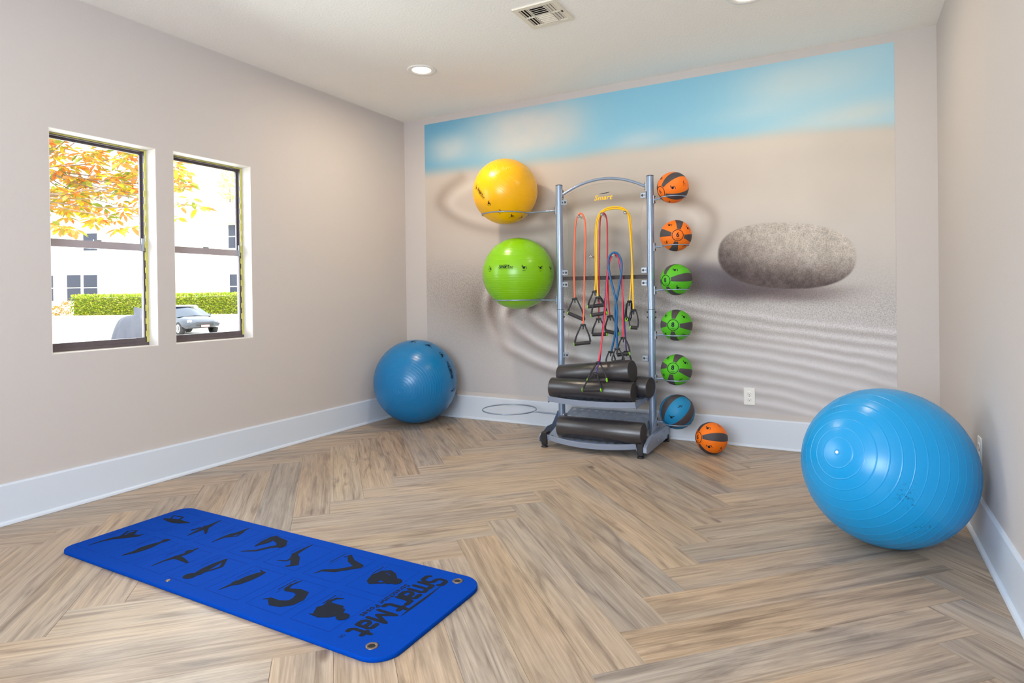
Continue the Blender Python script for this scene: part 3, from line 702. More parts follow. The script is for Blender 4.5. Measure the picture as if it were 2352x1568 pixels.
spec = [((2.4696, -.3, 1.7399), .1028, (-.76, .28), (D(46),), M_or, '6', 'orange medicine ball on the topmost rack arm, above the other balls'),
        ((2.4859, -.3, 1.4203), .1024, (.12, -.03), D(80), M_or, '6', 'orange medicine ball showing a 6 face on, second from the top of the rack arms'),
        ((2.4853, -.3, 1.1293), .1027, (-.68, .06), (D(6),), M_gr, '8', 'green medicine ball with its number turned left, uppermost of the three green ones'),
        ((2.4831, -.3, .8279), .1027, (-.22, .0), D(86), M_gr, '8', 'green medicine ball showing an 8, in the middle of the three green ones'),
        ((2.4796, -.3, .5318), .1018, (-.23, -.10), D(74), M_gr, '8', 'green medicine ball showing an 8, lowest of the three green ones'),
        ((2.4804, -.3, .2531), .1140, (-.66, .735), (D(48),), M_bl, '10', 'blue medicine ball with black stripes on the lowest rack arm')]
for s in spec: med_ball(*s[:7], group=gmb)
med_ball((2.6995, -.2995, .1006), .1006, (-.84, -.04), (D(4),), M_or, '6', 'orange medicine ball lying on the floor right of the rack')

# ================================================================== RACK
PXL, PXR, PY, PR, PT = 1.646, 2.317, -.3, .0245, 1.83
rack = empty('equipment_rack', (1.98, -.33, 0), 'silver tubular storage rack with clear panels, ball rings and two shelves by the mural', 'rack', None)
for x in (PXL, PXR):
    po = MB().tube([(x, PY, .06), (x, PY, PT)], PR, 28).build('post', M_steel, rack)
    MB().lathe([(0, PR+.0012), (.004, PR+.0012), (.006, PR-.003), (.006, .0002)], (x, PY, PT), (0, 0, 1), 24).build('post_cap', M_cap, po)
    MB().tube([(x, PY, .931), (x, PY, .934)], PR+.0005, 28).build('joint_seam', M_cap, po)
def bolt(mb, p, d, r=.0055, h=.006):
    mb.lathe([(0, r*1.45), (.0015, r*1.45), (.0016, r), (h*.7, r*.95), (h, r*.6), (h, .0002)], p, d, 10, 1)
# arch
a0, a1, pk = Vector((PXL+PR+.008, PY, 1.765)), Vector((PXR-PR-.008, PY, 1.765)), 1.848
pts = []
for k in range(25):
    t = k/24; x = a0.x+(a1.x-a0.x)*t; pts.append((x, PY, 1.765+(pk-1.765)*(1-(2*t-1)**2)))
MB().tube(pts, .0095, 14).build('arch_tube', M_steel, rack)
for s, x in ((1, PXL), (-1, PXR)):
    mb = MB(); mb.rbox((min(x+s*PR*.8, x+s*(PR+.006)), PY-.011, 1.728), (max(x+s*PR*.8, x+s*(PR+.006)), PY+.011, 1.802), .002)
    for z in (1.744, 1.787): bolt(mb, (x+s*(PR+.006), PY-.004, z), (s, -.3, 0))
    mb.build('bolt_plate', [M_zinc, M_bolt], rack)
# panel brackets
for s, x in ((1, PXL), (-1, PXR)):
    for z in (1.705, 1.198, 1.112, .602):
        mb = MB(); xa_, xb_ = x+s*(PR-.002), x+s*(PR+.040)
        mb.rbox((min(xa_, xb_), PY-.0105, z-.019), (max(xa_, xb_), PY-.0070, z+.019), .0015)
        mb.rbox((min(x+s*(PR-.001), x+s*(PR+.004)), PY-.02, z-.022), (max(x+s*(PR-.001), x+s*(PR+.004)), PY-.006, z+.022), .0015)
        bolt(mb, (x+s*(PR+.026), PY-.0105, z), (0, -1, 0), .0058); bolt(mb, (x+s*(PR+.004), PY-.013, z), (s, -.6, 0), .0045)
        mb.build('panel_bracket', [M_zinc, M_bolt], rack)
# bolts at the post joint
for x in (PXL, PXR):
    for s in (-1, 1):
        if x == PXL and s == -1: continue
        mb = MB()
        for z in (.914, .878): bolt(mb, (x+s*(PR-.001), PY, z), (s, 0, 0), .006, .009)
        mb.build('joint_bolt', [M_bolt, M_bolt], rack)
# black bar
MB().rbox((PXL+PR, PY+.002, 1.141), (PXR-PR, PY+.010, 1.168), .002).build('cross_bar', M_bar, rack)
# acrylic panels: sides cut away in a curve between brackets
def panel(z0, z1, cut, top_arch):
    L, Rr = PXL+PR+.006, PXR-PR-.006; out = []
    n = 16
    for k in range(n+1):                                    # left side upwards
        t = k/n; out.append((L+cut*math.sin(math.pi*t)**.8 if 0 < t < 1 else L, z0+(z1-z0)*t))
    for k in range(1, n):
        t = k/n; out.append((L+(Rr-L)*t, z1+top_arch*(1-(2*t-1)**2)))
    for k in range(n, -1, -1):
        t = k/n; out.append((Rr-cut*math.sin(math.pi*t)**.8 if 0 < t < 1 else Rr, z0+(z1-z0)*t))
    N = len(out); mb = MB()
    f = [(x, PY-.005, z) for x, z in out]; b = [(x, PY-.001, z) for x, z in out]
    mb.add(f, [tuple(range(N))[::-1]], 0); mb.add(b, [tuple(range(N))], 0)
    mb.add(f+b, [(i, (i+1) % N, N+(i+1) % N, N+i) for i in range(N)], 1)
    return mb.build('acrylic_panel', [M_acryl, M_acedge], rack)
p1 = panel(1.172, 1.742, .036, .075); p2 = panel(.575, 1.138, .036, 0)
# logo on panel
mb = MB(); V, Fc, w = text2d('Smart', .066, .3, .022); cen = Vector((1.985, 0, 1.700)); k = .138/w
mb.add([(cen.x-.069+x*k, PY-.0056, cen.z+y*k*.92) for x, y in V], Fc); mb.build('logo_print', M_gold, p1)
V, Fc = stroke2d([(-.035, .0), (-.01, .001), (.02, .004), (.048, .009)], [.001, .005, .006, .001]); mb = MB(); mb.add([(cen.x+.005+x, PY-.0062, cen.z+.042+y) for x, y in V], Fc); mb.build('logo_stroke', M_print, p1)
# pegs
PEGS = [(1.796, 1.597), (1.980, 1.605), (2.141, 1.611), (1.878, 1.304), (2.050, 1.315), (2.2, 1.32)]
PEGS = [(q.x, q.z) for q in (at(u_, v_, 1, PY-.086) for u_, v_ in ((1329, 497), (1382, 492), (1435.5, 488), (1357, 588.5), (1409, 586)))]
for x, z in PEGS:
    MB().lathe([(0, .012), (.006, .012), (.007, .0065), (.078, .0065), (.079, .0115), (.086, .0115), (.088, .009), (.088, .0002)], (x, PY-.0052, z-.004), (0, -1, .05), 18).build('peg', M_peg, rack)
# rings for balls
def hoop(x, zr, rr, post, tr=.0048, tilt=0.):
    sgn = -1 if x < post else 1; zp = zr
    path = [(x+rr*math.cos(t), PY+rr*math.sin(t), zr+tilt*(math.cos(t)*sgn*-1+1)*rr) for t in np.linspace(0, 2*math.pi, 49)[:-1]]
    o = MB().tube(path, tr, 8, closed=True).build('ball_ring', M_steel, rack)
    xi = x-sgn*rr; xe = post+sgn*(PR-.004)
    mb = MB(); zt = path[24][2] if sgn > 0 else path[0][2]
    mb.tube(spline([(xi, PY, zt), (xi-sgn*.02, PY, zt-.001), (xe+sgn*.01, PY, zr-.004), (xe, PY, zr-.004)], 4), .0058, 10); mb.build('arm', M_steel, o)
    mb = MB(); xq = post+sgn*PR
    mb.rbox((min(xq-sgn*.003, xq+sgn*.005), PY-.012, zr-.032), (max(xq-sgn*.003, xq+sgn*.005), PY+.012, zr+.026), .002)
    for dz in (.016, -.022): bolt(mb, (xq+sgn*.005, PY-.003, zr+dz), (sgn, -.2, 0), .0055, .007)
    mb.build('mount_plate', [M_zinc, M_bolt], o)
hoop(1.301, 1.003, .187, PXL); hoop(1.198, 1.655, .180, PXL); hoop(1.209, .170, .205, PXL)
for s in spec:
    (x, y, z), r = s[0], s[1]; rr = .0835 if r < .11 else .090
    hoop(x, z-math.sqrt((r+.0035)**2-rr*rr), rr, PXR, .0036)
# base
def side_base(x0, x1, name='base_rail'):
    mb = MB(); prof = [(-.625, .04), (-.60, .03), (-.12, .03), (-.085, .045), (-.07, .075), (-.085, .105), (-.12, .118), (-.5, .118), (-.60, .085), (-.625, .07)]
    n = len(prof); vs = [(x0, y, z) for y, z in prof]+[(x1, y, z) for y, z in prof]
    mb.add(vs, [tuple(range(n)), tuple(range(2*n-1, n-1, -1))]+[(i, n+i, n+(i+1) % n, (i+1) % n) for i in range(n)])
    for y in (-.2, -.27, -.34): bolt(mb, (x1 if x1 > 2 else x0, y, .075+(y+.27)*.2), (1 if x1 > 2 else -1, 0, 0), .005, .004)
    o = mb.build(name, [M_steel2, M_zinc], rack); return o
side_base(2.3445, 2.366); side_base(1.6155, 1.6205)
for s, x in ((1, PXR), (-1, PXL)):      # gusset fins from post to base
    mb = MB(); X = x+s*(PR+.0005); prof = [(-.325, .19), (-.44, .10), (-.44, .045), (-.2, .045), (-.2, .10), (-.275, .19)]
    n = len(prof); vs = [(X, y, z) for y, z in prof]+[(X+s*.0025, y, z) for y, z in prof]
    mb.add(vs, [tuple(range(n)), tuple(range(2*n-1, n-1, -1))]+[(i, n+i, n+(i+1) % n, (i+1) % n) for i in range(n)]); 
    for q in ((-.4, .075), (-.24, .075)): bolt(mb, (X+s*.0025, *q), (s, 0, 0), .005)
    mb.build('gusset', [M_steel2, M_zinc], rack)
for x in (2.322, 1.650):
    sg = 1 if x > 2 else -1
    for y in (-.606, -.095):
        mb = MB()
        if y < -.3:
            mb.rbox((x-.020, y-.012, .014), (x+.020, y+.012, .104), .004); mb.rbox((x-.02, y, .085), (x+.02, y+.05, .104), .003)
        else: mb.rbox((x-.02+sg*.03, y-.012, .012), (x+.02+sg*.03, y+.012, .05), .004)
        ft = mb.build('foot_bracket', M_black, rack)
        xx = x if y < -.3 else x+sg*.03
        MB().lathe([(0, .0225), (.005, .024), (.009, .021), (.011, .008), (.02, .007)], (xx, y, 0), (0, 0, 1), 20).build('rubber_foot', M_black, ft)
# perforated shelves with bowed lip
def shelf(x0, x1, zf, slope, yf, yb, bow, lip, side_lip):
    zz = lambda y: zf+(y-yf)*slope
    def front(x): t = (x-x0)/(x1-x0)*2-1; return yf-bow*(1-t*t)
    mb = MB(); th = .0022; nc = 11; cw = (x1-x0)/nc; rows = int((yb-yf)/.048); cd = (yb-yf)/rows; hr = .0145; K = 16
    def cell(cx, cy, w, d, hole):
        """square cell with a round hole, both faces"""
        for dz, flip in ((0, 0), (-th, 1)):
            if hole:
                out, inn = [], []
                for k in range(K):
                    a = 2*math.pi*(k+.5)/K; c_, s_ = math.cos(a), math.sin(a); m_ = max(abs(c_), abs(s_))
                    X, Y = cx+w/2*c_/m_, cy+d/2*s_/m_; out.append((X, Y, zz(Y)+dz)); X, Y = cx+hr*c_, cy+hr*s_; inn.append((X, Y, zz(Y)+dz))
                # fix corners
                fs = [(k, (k+1) % K, K+(k+1) % K, K+k) for k in range(K)]
                for sx in (-1, 1):
                    for sy in (-1, 1):
                        X, Y = cx+sx*w/2, cy+sy*d/2
                        kk = sorted(range(K), key=lambda q: (out[q][0]-X)**2+(out[q][1]-Y)**2)[:2]; out_i = len(out)+len(inn)
                        inn.append((X, Y, zz(Y)+dz)); fs.append((kk[0], kk[1], out_i))
                mb.add(out+inn, [f[::-1] if flip else f for f in fs])
                if not flip:
                    mb.add([(cx+hr*math.cos(2*math.pi*(k+.5)/K), cy+hr*math.sin(2*math.pi*(k+.5)/K), zz(cy+hr*math.sin(2*math.pi*(k+.5)/K))+q) for q in (0, -th) for k in range(K)], [(k, (k+1) % K, K+(k+1) % K, K+k) for k in range(K)])
            else:
                v4 = [(cx-w/2, cy-d/2), (cx+w/2, cy-d/2), (cx+w/2, cy+d/2), (cx-w/2, cy+d/2)]; mb.add([(X, Y, zz(Y)+dz) for X, Y in v4], [(3, 2, 1, 0) if flip else (0, 1, 2, 3)])
    for r in range(rows):
        cy = yf+(r+.5)*cd
        if r % 2:
            cell(x0+cw/4, cy, cw/2, cd, False); cell(x1-cw/4, cy, cw/2, cd, False)
            for k in range(nc-1): cell(x0+cw*(k+1), cy, cw, cd, True)
        else:
            for k in range(nc): cell(x0+cw*(k+.5), cy, cw, cd, 0 < k < nc-1 or True)
    n = 28; xs = [x0+(x1-x0)*k/n for k in range(n+1)]
    for k in range(n):      # bowed apron in front
        a, b = xs[k], xs[k+1]
        if min(yf-front(a), yf-front(b)) < -1: continue
        for dz, fl in ((0, 0), (-th, 1)):
            q = [(a, front(a), zz(front(a))+dz), (b, front(b), zz(front(b))+dz), (b, yf, zf+dz), (a, yf, zf+dz)]; mb.add(q, [(3, 2, 1, 0) if fl else (0, 1, 2, 3)])
    sh = mb.build('shelf', M_steel2, rack)
    mb = MB(); vs = []
    for x in xs:
        t = (x-x0)/(x1-x0)*2-1; y = front(x); z = zz(y)
        vs += [(x, y, z-.011), (x, y-.008, z+lip), (x, y-.0055, z+lip+.0015), (x, y+.0025, z-.011)]
    fs = [(4*k+i, 4*k+(i+1) % 4, 4*k+4+(i+1) % 4, 4*k+4+i) for k in range(n) for i in range(4)]+[(0, 1, 2, 3), (4*n+3, 4*n+2, 4*n+1, 4*n)]
    mb.add(vs, fs); mb.build('front_lip', M_steel2, sh)
    mb = MB()
    for x, s in ((x0, -1), (x1, 1)):
        vs = [(x+s*k, y, zz(y)+dz) for k in (0, .002) for y, dz in ((yf, -.022), (yf, 0.0), (yb, 0.0), (yb, -.022))]
        mb.add(vs, [(0, 1, 2, 3), (7, 6, 5, 4)]+[(i, 4+i, 4+(i+1) % 4, (i+1) % 4) for i in range(4)])
    mb.build('side_flange', M_steel2, sh)
shelf(1.678, 2.290, .325, .10, -.600, -.345, .055, .025, True)
shelf(1.664, 2.292, .062, .300, -.600, -.150, .055, .025, True)
for s, x in ((1, PXL), (-1, PXR)):      # shelf mount tabs on posts
    for z in (.335, .16):
        mb = MB(); xa_, xb_ = x+s*PR, x+s*(PR+.012); mb.rbox((min(xa_, xb_)-.001, PY-.045, z-.02), (max(xa_, xb_), PY+.012, z+.02), .002); bolt(mb, (xb_, PY-.01, z), (s, 0, 0), .006); mb.build('shelf_bracket', [M_zinc, M_bolt], rack)

# ================================================================== FOAM ROLLERS
def roller(p0, p1, r, label):
    p0, p1 = Vector(p0), Vector(p1); d = (p1-p0).normalized(); L = (p1-p0).length; mid = (p0+p1)/2
    e = empty('foam_roller', (mid.x, mid.y, mid.z-r), label, 'foam roller', 'black foam rollers on the rack shelves')
    MB().lathe([(0, r-.004), (.0015, r-.0015), (.004, r), (L-.004, r), (L-.0015, r-.0015), (L, r-.004)], p0, d, 56).build('foam_body', M_foam, e)
    for o, dd in ((p0, -d), (p1, d)): MB().lathe([(0, r-.004), (.0002, r*.6), (.0001, .0003)], o, dd, 40, 0, False).build('end_face', M_foamend, e)
FL = ((1.678, -.537, .3995), (2.262, -.537, .3995)); BL = ((1.752, -.285, .425), (2.335, -.405, .418)); TP = ((1.692, -.408, .470), (2.238, -.482, .5340))
roller(*FL, .0695, 'black foam roller at the front of the upper shelf, under the crossing one')
roller(*BL, .0695, 'black foam roller at the back of the upper shelf, end by the right post')
roller(*TP, .0725, 'black foam roller lying on top of two others on the upper shelf')
roller((1.752, -.572, .1455), (2.335, -.575, .1475), .0715, 'single textured black foam roller lying on the bottom shelf')

# ================================================================== RESISTANCE BANDS
def handle(parent, clamp, A, B, mirror=False, rings=(1, 1)):
    """strap handle: plug where the tube enters, two webbing straps, foam grip, lime end rings"""
    c, A, B = Vector(clamp), Vector(A), Vector(B); ax = (B-A).normalized(); mid = (A+B)/2
    dn = (mid-c).normalized(); side = (ax-dn*ax.dot(dn)).normalized(); nr = dn.cross(side)
    st = MB()
    for s, E in ((-1, A), (1, B)):
        top = c+side*s*.014+dn*.006; kn = c+side*s*.022+dn*.022
        for off in (-.0035, .0035):
            pth = spline([top, kn+nr*off, (kn*.45+E*.55)+side*s*.006+nr*off*1.6+ax*0, E+nr*off*2.6+dn*-.004], 5)
            vs = []
            for i, q in enumerate(pth):
                t = (pth[min(i+1, len(pth)-1)]-pth[max(i-1, 0)]).normalized(); wv = t.cross(nr).normalized()*.0042
                tk = nr*.0011
                vs += [q-wv-tk, q+wv-tk, q+wv+tk, q-wv+tk]
            n = len(pth); st.add(vs, [(4*i+k, 4*i+(k+1) % 4, 4*i+4+(k+1) % 4, 4*i+4+k) for i in range(n-1) for k in range(4)]+[(0, 1, 2, 3), (4*n-1, 4*n-2, 4*n-3, 4*n-4)])
    h = st.build('handle', M_web, parent)
    mb = MB(); mb.tube([c-side*.019+dn*.003, c-side*.014, c+side*.014, c+side*.019+dn*.003], [.0055, .0075, .0075, .0055], 8); mb.tube([c-dn*.008, c+dn*.012], .0065, 10); mb.tube([c+dn*.012, c+dn*.03], .0045, 8)
    mb.build('clamp', M_black, h)
    MB().tube([A+ax*.002, A+ax*.006, B-ax*.006, B-ax*.002], [.0118, .0128, .0128, .0118], 16).build('grip', M_grip, h)
    for E, s, on in ((A, -1, rings[0]), (B, 1, rings[1])):
        if on: MB().lathe([(0, .0145), (.004, .0145), (.0045, .0115), (.0045, .0088), (0, .0088)], E+ax*s*-.002, ax*s, 20).build('end_ring', M_lime, h)
def Q(u, v, y): return at(u, v, 1, y)
def band(name_label, color, pts, r, handles, group='resistance bands with black handles'):
    mt = mat('latex_tube', color, .38, spec=.5)
    P = spline([Q(*p) for p in pts], 8)
    e = empty('resistance_band', P[len(P)//2], name_label, 'resistance band', group)
    MB().tube(P, r, 12).build('tube', mt, e)
    for hd in handles: handle(e, Q(*hd[0]), Q(*hd[1]), Q(*hd[2]), False, hd[3] if len(hd) > 3 else (1, 1))
# the band tops rest on the pegs (peg radius 6.5 mm)
band('orange resistance band looped over the leftmost peg', (236, 104, 62),
     [(1319.7, 684, -.345), (1318.7, 620, -.345), (1319.5, 560, -.345), (1322.5, 512, -.347), (1327, 496, -.35), (1333, 490, -.35), (1339.5, 495, -.35), (1343.8, 512, -.347), (1344.5, 560, -.345), (1342.5, 620, -.35), (1341.5, 690, -.36), (1339.8, 744, -.365)], .0058,
     [((1319.7, 686, -.345), (1305.2, 718.5, -.35), (1343, 735, -.338), (1, 0)), ((1339.6, 746, -.365), (1319.7, 790, -.37), (1356, 786, -.36), (1, 0))])
for k, lab in enumerate(('yellow resistance band with higher handles, bridging the two upper pegs', 'yellow resistance band with lower handles, bridging the two upper pegs')):
    o = 3.2*k; y = -.338-.014*k
    L0 = (1366, 668) if k == 0 else (1373.3, 681); R0 = (1446.5, 690) if k == 0 else (1455, 710)
    hs = [[((1366, 669, y), (1351, 704, y-.005), (1388, 700, y+.0), (1, 0)), ((1446, 692, y), (1438.5, 733, y-.005), (1447, 733, y+.025), (1, 0))],
          [((1373.3, 683, y-.012), (1358.5, 724, y-.015), (1394, 718, y-.01), (1, 1)), ((1455, 712, y-.004), (1447.3, 751.5, y-.006), (1465, 753, y+.012), (1, 0))]][k]
    band(lab, (238, 186, 6), [(*L0, y if k == 0 else y-.012), (1368+o, 638, y), (1367.3+o, 560, y), (1369+o, 515, y), (1376+o, 492, y-.0), (1390+o*.3, 480+o, y), (1409, 475+o*1.3, y), (1428-o*.3, 477+o, y), (1441-o*.6, 486+o*.6, y), (1448-o, 505, y), (1451-o*.5, 560, y), (1451.5+o*.3, 620, y), (R0[0], R0[1], y if k == 0 else y-.004)], .0056, hs)
band('crimson resistance band looped over the middle upper peg', (186, 16, 40),
     [(1375, 730, -.322), (1375.6, 690, -.322), (1376.3, 620, -.322), (1377, 560, -.322), (1378.2, 510, -.322), (1381.5, 494.5, -.322), (1386.5, 489.5, -.322), (1391, 495, -.322), (1394.3, 512, -.322), (1395, 560, -.322), (1395.3, 620, -.322), (1397.5, 686, -.322), (1400.5, 724, -.322)], .005,
     [((1375, 732, -.322), (1360.3, 768, -.326), (1394, 767, -.320), (0, 1)), ((1401, 726, -.322), (1390.5, 760, -.324), (1421, 766, -.32), (0, 1))])
band('purple resistance band hanging beside the pink one from the lower peg', (70, 34, 112),
     [(1369, 856, -.652), (1374, 838, -.632), (1378, 826, -.575), (1381, 790, -.47), (1385.5, 740, -.39), (1389.5, 690, -.35), (1393, 645, -.334), (1397, 605, -.33), (1402, 588, -.33), (1409, 580, -.33), (1417, 586, -.33), (1423, 606, -.33), (1428, 655, -.335), (1433, 720, -.34), (1436, 765, -.335), (1438.5, 806, -.328)], .0045,
     [((1368.5, 858, -.652), (1338.5, 894.7, -.635), (1381, 894.4, -.635), (1, 1)), ((1439, 808, -.330), (1430, 838, -.325), (1449, 836, -.322), (1, 1))])
band('pink red resistance band with one handle lying over the foam rollers', (232, 52, 74),
     [(1374.5, 830, -.582), (1377.5, 816, -.560), (1382.5, 781, -.47), (1387.9, 735, -.40), (1392.5, 681, -.36), (1394.8, 640, -.346), (1399, 608, -.343), (1404, 590, -.343), (1410, 582.5, -.343), (1418, 588, -.343), (1424.5, 606, -.343), (1428.5, 640, -.345), (1430, 700, -.35), (1431.5, 774, -.352)], .0052,
     [((1374.3, 832.5, -.585), (1350, 873.5, -.632), (1394, 872.3, -.632), (1, 1)), ((1432, 776, -.352), (1417, 815, -.36), (1446, 811, -.35), (0, 1))])
band('thick blue resistance band crossing itself below the lower peg', (8, 92, 146),
     [(1417.5, 800, -.372), (1416, 750, -.370), (1417.5, 715, -.370), (1412.5, 681, -.371), (1402, 638, -.367), (1397.6, 610, -.362), (1398, 594, -.358), (1404, 583, -.358), (1411.7, 579.5, -.358), (1419.5, 583.5, -.358), (1426, 596, -.358), (1428, 612, -.36), (1425.4, 638, -.36), (1419, 675, -.358), (1413, 712, -.356), (1413.5, 760, -.356), (1404.5, 805, -.356)], .0072,
     [((1417.8, 801, -.376), (1406, 832, -.39), (1434, 829, -.372), (1, 0)), ((1403, 808, -.356), (1393, 836, -.362), (1412, 834, -.356), (1, 1))])

# ================================================================== EXERCISE MAT
mx0, mx1, my0, my1, mt_ = .588, 2.322, -3.066, -2.500, .015
me_ = empty('exercise_mat', ((mx0+mx1)/2, (my0+my1)/2, 0), 'blue foam exercise mat printed with black stretching figures, on the floor at left', 'mat')
def rrect(x0, y0, x1, y1, rl, rr, n=10):
    o = []
    for (cx, cy, a, r) in ((x1-rr, y0+rr, -90, rr), (x1-rr, y1-rr, 0, rr), (x0+rl, y1-rl, 90, rl), (x0+rl, y0+rl, 180, rl)):
        for k in range(n+1): t = math.radians(a+90*k/n); o.append((cx+r*math.cos(t), cy+r*math.sin(t)))
    return o
def slab(z0, z1, c, outline, mbx, mi=0):
    cx = sum(p[0] for p in outline)/len(outline); cy = sum(p[1] for p in outline)/len(outline); n = len(outline); vs = []
    for z, d in ((z0, c), (z0+c, 0), (z1-c, 0), (z1, c)):
        for i, (x, y) in enumerate(outline):
            a, b = outline[i-1], outline[(i+1) % n]; dx, dy = b[0]-a[0], b[1]-a[1]; L = math.hypot(dx, dy) or 1; vs.append((x-dy/L*d, y+dx/L*d, z))
    mbx.add(vs, [(r*n+i, r*n+(i+1) % n, (r+1)*n+(i+1) % n, (r+1)*n+i) for r in range(3) for i in range(n)], mi, True)
    mbx.add(vs[3*n:], [tuple(range(n))], mi); mbx.add(vs[:n], [tuple(range(n-1, -1, -1))], mi); return mbx
slab(.0006, mt_, .0018, rrect(mx0, my0, mx1, my1, .055, .085), MB()).build('foam_pad', M_matblue, me_)
ZP = mt_+.0004
def matpix(k, o, pts): return [tuple(at(o[0]+a/k, o[1]+b/k, 2, mt_)[:2]) for a, b in pts]
c4 = (4.3556, (120, 1140)); c5 = (4.0552, (560, 1200)); FIG = [
 (c4, [([(1120,222),(1170,232),(1230,245),(1300,258),(1370,262)], [.010,.030,.045,.03,.008]), ([(1180,230),(1215,190),(1310,207),(1260,240)], .012)], []),
 (c4, [([(1355,390),(1430,355),(1500,325),(1560,300),(1620,268),(1685,240)], [.006,.018,.03,.03,.016,.006]), ([(1540,300),(1535,372)], [.03,.006]), ([(1400,335),(1480,312)], .012)], []),
 (c4, [([(1600,455),(1700,412),(1790,385),(1860,365),(1960,320)], [.005,.016,.034,.026,.008]), ([(1760,405),(1850,395),(1910,355)], .01)], []),
 (c4, [([(1890,547),(2040,540),(2170,510),(2290,490)], [.006,.018,.02,.03]), ([(2290,495),(2300,455),(2220,412)], [.04,.045,.03]), ([(2220,412),(2130,455),(2030,495)], [.04,.04,.008])], []),
 (c4, [([(370,485),(480,450),(600,420),(740,398),(860,392),(910,377)], [.006,.012,.026,.042,.026,.006]), ([(690,395),(760,345),(845,340),(800,380)], .011)], [((790,370), .018)]),
 (c4, [([(710,585),(830,553),(910,520),(990,492),(1070,463),(1165,433)], [.010,.030,.046,.04,.020,.012])], [((1130,440), .016)]),
 (c4, [([(1000,692),(1110,645),(1230,608),(1340,570),(1455,517)], [.006,.012,.026,.02,.008]), ([(1240,605),(1300,630),(1350,662)], [.03,.022,.01])], [((1370,550), .016)]),
 (c4, [([(1400,790),(1450,775),(1540,722),(1640,672),(1740,628)], [.02,.035,.035,.026,.012]), ([(1735,632),(1690,703),(1600,732),(1470,765)], [.012,.016,.012,.016])], [((1375,795), .024)]),
 (c4, [([(1668,932),(1780,886),(1860,862),(1960,820),(2060,780),(2110,762)], [.004,.016,.036,.046,.036,.02]), ([(2110,765),(2085,735)], [.012,.004])], [((1850,862), .02)]),
 (c5, [([(310,350),(400,355),(450,335),(480,290),(560,245),(640,205)], [.004,.010,.022,.024,.014,.004]), ([(400,405),(470,395),(480,330),(470,290)], [.012,.034,.034,.02])], []),
 (c5, [([(655,472),(730,445),(850,447),(960,430),(1075,408)], [.004,.016,.026,.026,.032]), ([(1075,408),(1000,355),(985,305),(940,320)], [.034,.026,.018,.006])], []),
 (c5, [([(1290,460),(1350,455),(1390,480),(1395,530),(1350,555)], [.024,.026,.022,.03,.03]), ([(1300,462),(1220,490),(1170,540),(1180,562)], [.024,.028,.02,.016]), ([(1180,562),(1280,562),(1360,548)], [.016,.01,.022]), ([(1300,470),(1250,515),(1210,545)], [.02,.05,.03]), ([(1290,490),(1330,525),(1360,550)], [.04,.04,.03])], [((1420,549), .022)]),
 (c5, [([(180,712),(240,705),(280,745),(360,755),(440,745),(510,710),(545,660),(500,635),(400,625)], [.005,.014,.040,.044,.044,.046,.044,.03,.02]), ([(400,615),(440,580),(540,542)], [.018,.012,.004])], []),
 (c5, [([(665,855),(720,810),(790,800),(860,810),(890,850)], [.02,.055,.075,.06,.02]), ([(700,870),(780,850),(860,830)], [.02,.05,.06]), ([(780,770),(800,730),(860,708),(925,708)], [.03,.016,.012,.006]), ([(610,848),(690,865)], [.004,.014]), ([(860,860),(910,876)], .016)], [((920,877), .022)]),
]
for (kk, oo), strokes, discs in FIG:
    it = [stroke2d(matpix(kk, oo, p), w) for p, w in strokes]+[disc2d(matpix(kk, oo, [c_])[0], r_) for c_, r_ in discs]
    mb = MB()
    for q_, (V, Fc) in enumerate(it): mb.add([(x, y, ZP+.00014*q_+.00001*(k_//2)) for k_, (x, y) in enumerate(V)], Fc)
    mb.build('stretching_figure', M_print, me_)
for col in range(7):
    for row in (0, 1):
        x0, y0 = 1.892-.215*col, (-2.763, -3.012)[row]; x1, y1 = x0+.172, y0+.210
        it = [stroke2d(s, .0016) for s in ([(x0, y0), (x1, y0)], [(x1, y0), (x1, y1)], [(x1, y1), (x0, y1)], [(x0, y1), (x0, y0)])]
        V, Fc = merge2d(it); MB().add([(x, y, ZP-.0001) for x, y in V], Fc).build('frame_line', M_line, me_)
        it = [stroke2d([(x0+.022, y0+.12), (x0+.022, y0+.18+.02*(col % 2))], .004), stroke2d([(x0+.034, y0+.10), (x0+.034, y0+.16)], .0018), stroke2d([(x0+.0355, y0+.17), (x0+.0355, y0+.198)], .0014)]
        V, Fc = merge2d(it); MB().add([(x, y, ZP-.0001) for x, y in V], Fc).build('caption_line', M_line if col > 1 else M_print, me_)
def mat_text(s, size, x, y0, y1, shear=0., bold=0.):
    V, Fc, w = text2d(s, 1, shear, bold); k = (y0-y1)/w
    MB().add([(x+b*size, y0-a*k, ZP+.0001) for a, b in V], Fc).build('lettering', M_print, me_)

